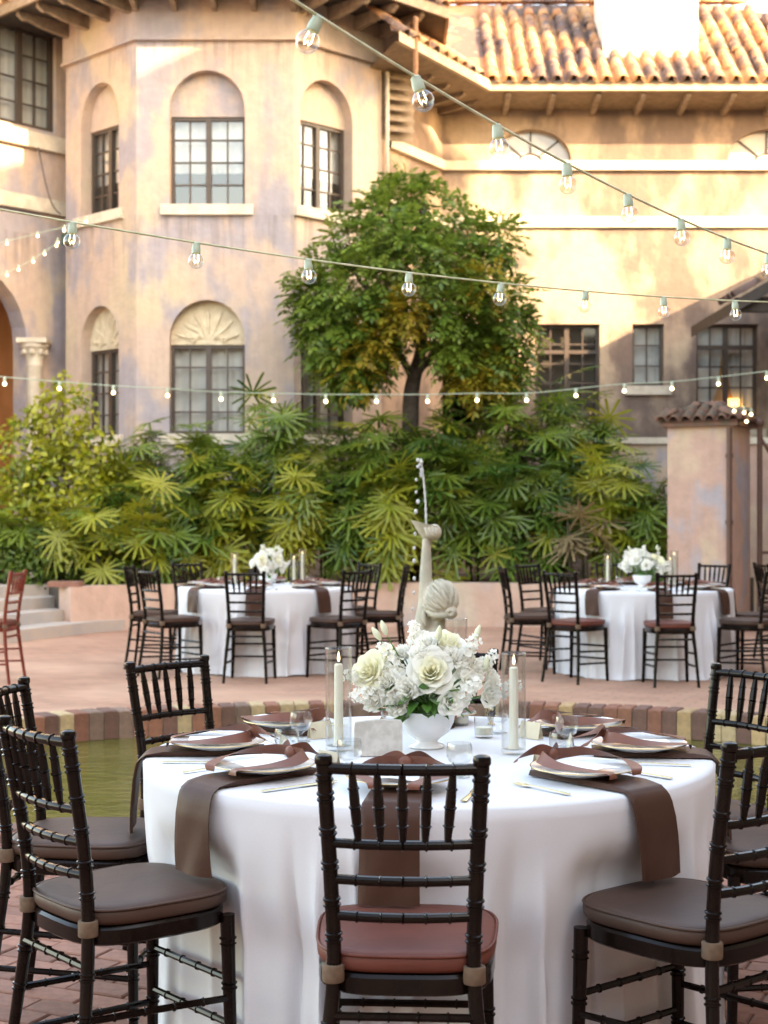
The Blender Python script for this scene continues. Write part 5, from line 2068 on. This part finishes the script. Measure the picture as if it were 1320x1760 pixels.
shrub(q.x, 19.3, [(0, 0, .35, .9, .5, .45), (.8, .1, .3, .6, .45, .4), (-.9, .1, .4, .7, .5, .5)], 3200, .09, M['shrub_dark'], 'low dark green shrub at the head of the steps', 62)

# ------------------------------------------------------------------ round tree
TY = 20.9
tb = PX(705, 700, TY)
tree = empty('round_tree', (tb.x, TY, .45))
tag(tree, 'small round crowned tree with patches of yellowing leaves before the villa', 'tree')
def L_(px_, py_, dy=0):
    q_ = PX(px_, py_, TY)
    return (q_.x - tb.x, dy, q_.z - .45)
tk = MB()
tk.tube(curve_pts([(0.02, 0, -.1), (0, 0, 1.0), L_(706, 700), L_(712, 650), L_(722, 610), L_(728, 560)], 4), interp([.15, .125, .115, .10, .085, .06], 4), 12)
for pts, rr in (([L_(712, 655), L_(690, 615, -.1), L_(672, 585, -.2), L_(640, 520, -.4), L_(590, 450, -.5)], [.06, .045, .04, .03, .012]),
                ([L_(716, 640), L_(745, 610, -.1), L_(775, 570, -.2), L_(820, 520, -.3), L_(860, 480, -.2)], [.065, .055, .045, .03, .012]),
                ([L_(722, 600), L_(705, 560, .1), L_(690, 500, .2), L_(660, 420, .3)], [.05, .04, .03, .012]),
                ([L_(728, 565), L_(735, 500, -.2), L_(730, 420, -.3), L_(720, 350, -.2)], [.055, .04, .03, .012]),
                ([L_(728, 570), L_(760, 510, .3), L_(800, 440, .5)], [.045, .03, .012])):
    tk.tube(curve_pts(pts, 4), interp(rr, 4), 8)
tk.build('trunk', M['bark'], tree, True)
def spray_cloud(clumps, per, size, seed):
    """pinnate leaves: paired pointed leaflets along a drooping midrib"""
    rg = random.Random(seed)
    m = MB()
    for (cx, cy_, cz, rx, ry, rz_) in clumps:
        for _ in range(per):
            d = Vector((rg.gauss(0, 1), rg.gauss(-.25, 1), rg.gauss(.1, 1))).normalized()
            rad = .45 + .6 * rg.random() ** .7
            c = Vector((cx + d.x * rx * rad, cy_ + d.y * ry * rad, cz + d.z * rz_ * rad))
            out = (d + Vector((rg.uniform(-.5, .5), rg.uniform(-.5, .5), rg.uniform(-.7, .3)))).normalized()
            side = out.cross(Vector((0, 0, 1)))
            if side.length < .1: side = Vector((1, 0, 0))
            side.normalize()
            up = side.cross(out)
            L = size * rg.uniform(.7, 1.25)
            k_ = 4
            for i in range(k_ * 2 + 1):
                if i == k_ * 2:
                    p = c + out * L * .95 - Vector((0, 0, .25 * L))
                    dr = (out - Vector((0, 0, .6))).normalized()
                else:
                    t = (i // 2 + .6) / k_
                    s = -1 if i % 2 else 1
                    p = c + out * L * t - Vector((0, 0, .25 * L * t * t))
                    dr = (out * .55 + side * s - Vector((0, 0, .25 + .3 * rg.random()))).normalized()
                ll = L * rg.uniform(.38, .5)
                nn = (up + Vector((rg.uniform(-.4, .4), rg.uniform(-.4, .4), rg.uniform(-.2, .2)))).normalized()
                sd = dr.cross(nn).normalized() * ll * .21
                m.add([p, p + dr * ll * .5 + sd, p + dr * ll, p + dr * ll * .5 - sd], [(0, 1, 2, 3)])
    return m
def CL(px_, py_, rpx, dy=0, asp=.8):
    q_ = PX(px_, py_, TY)
    r_ = rpx * TY / FPX
    return (q_.x - tb.x, dy, q_.z - .45, r_, r_ * .9, r_ * asp)
green = [CL(690, 370, 62, 0), CL(650, 395, 60, -.2), CL(740, 380, 62, -.2), CL(610, 430, 58, -.2), CL(790, 420, 60, -.1), CL(690, 440, 70, -.7), CL(570, 490, 56, -.1), CL(620, 500, 60, -.6),
         CL(545, 545, 40, 0), CL(580, 560, 46, -.4), CL(640, 560, 40, -.5), CL(750, 470, 62, -.6), CL(820, 480, 55, -.3), CL(860, 520, 45, -.1), CL(780, 540, 48, -.6), CL(845, 565, 52, -.3), CL(880, 570, 34, 0), CL(820, 610, 44, -.3),
         CL(600, 610, 40, -.2), CL(700, 500, 50, .3), CL(640, 450, 60, .6), CL(760, 440, 60, .6), CL(700, 330, 34, 0), CL(560, 590, 30, 0), CL(850, 410, 30, -.1), CL(870, 630, 26, -.1), CL(530, 510, 26, 0), CL(625, 640, 26, -.2), CL(585, 640, 24, 0), CL(770, 600, 26, -.5), CL(650, 615, 22, -.3), CL(800, 640, 24, 0), CL(860, 655, 20, 0)]
spray_cloud(green, 105, .26, 71).build('foliage', M['tree'], tree, False, fix=False)
ylw = [CL(610, 632, 34, -.45), CL(645, 600, 26, -.6), CL(680, 565, 32, -.7), CL(820, 655, 28, -.45), CL(845, 640, 26, -.3), CL(795, 650, 22, -.4), CL(830, 500, 30, -.75), CL(700, 545, 26, -.8)]
yo_ = spray_cloud(ylw, 60, .24, 72).build('yellow_foliage', M['tree_y'], tree, False, fix=False)
for o_ in tree.children:
    if 'foliage' in o_.name: o_['kind'] = 'stuff'
yo_['label'] = 'clumps of leaves turned yellow and orange'
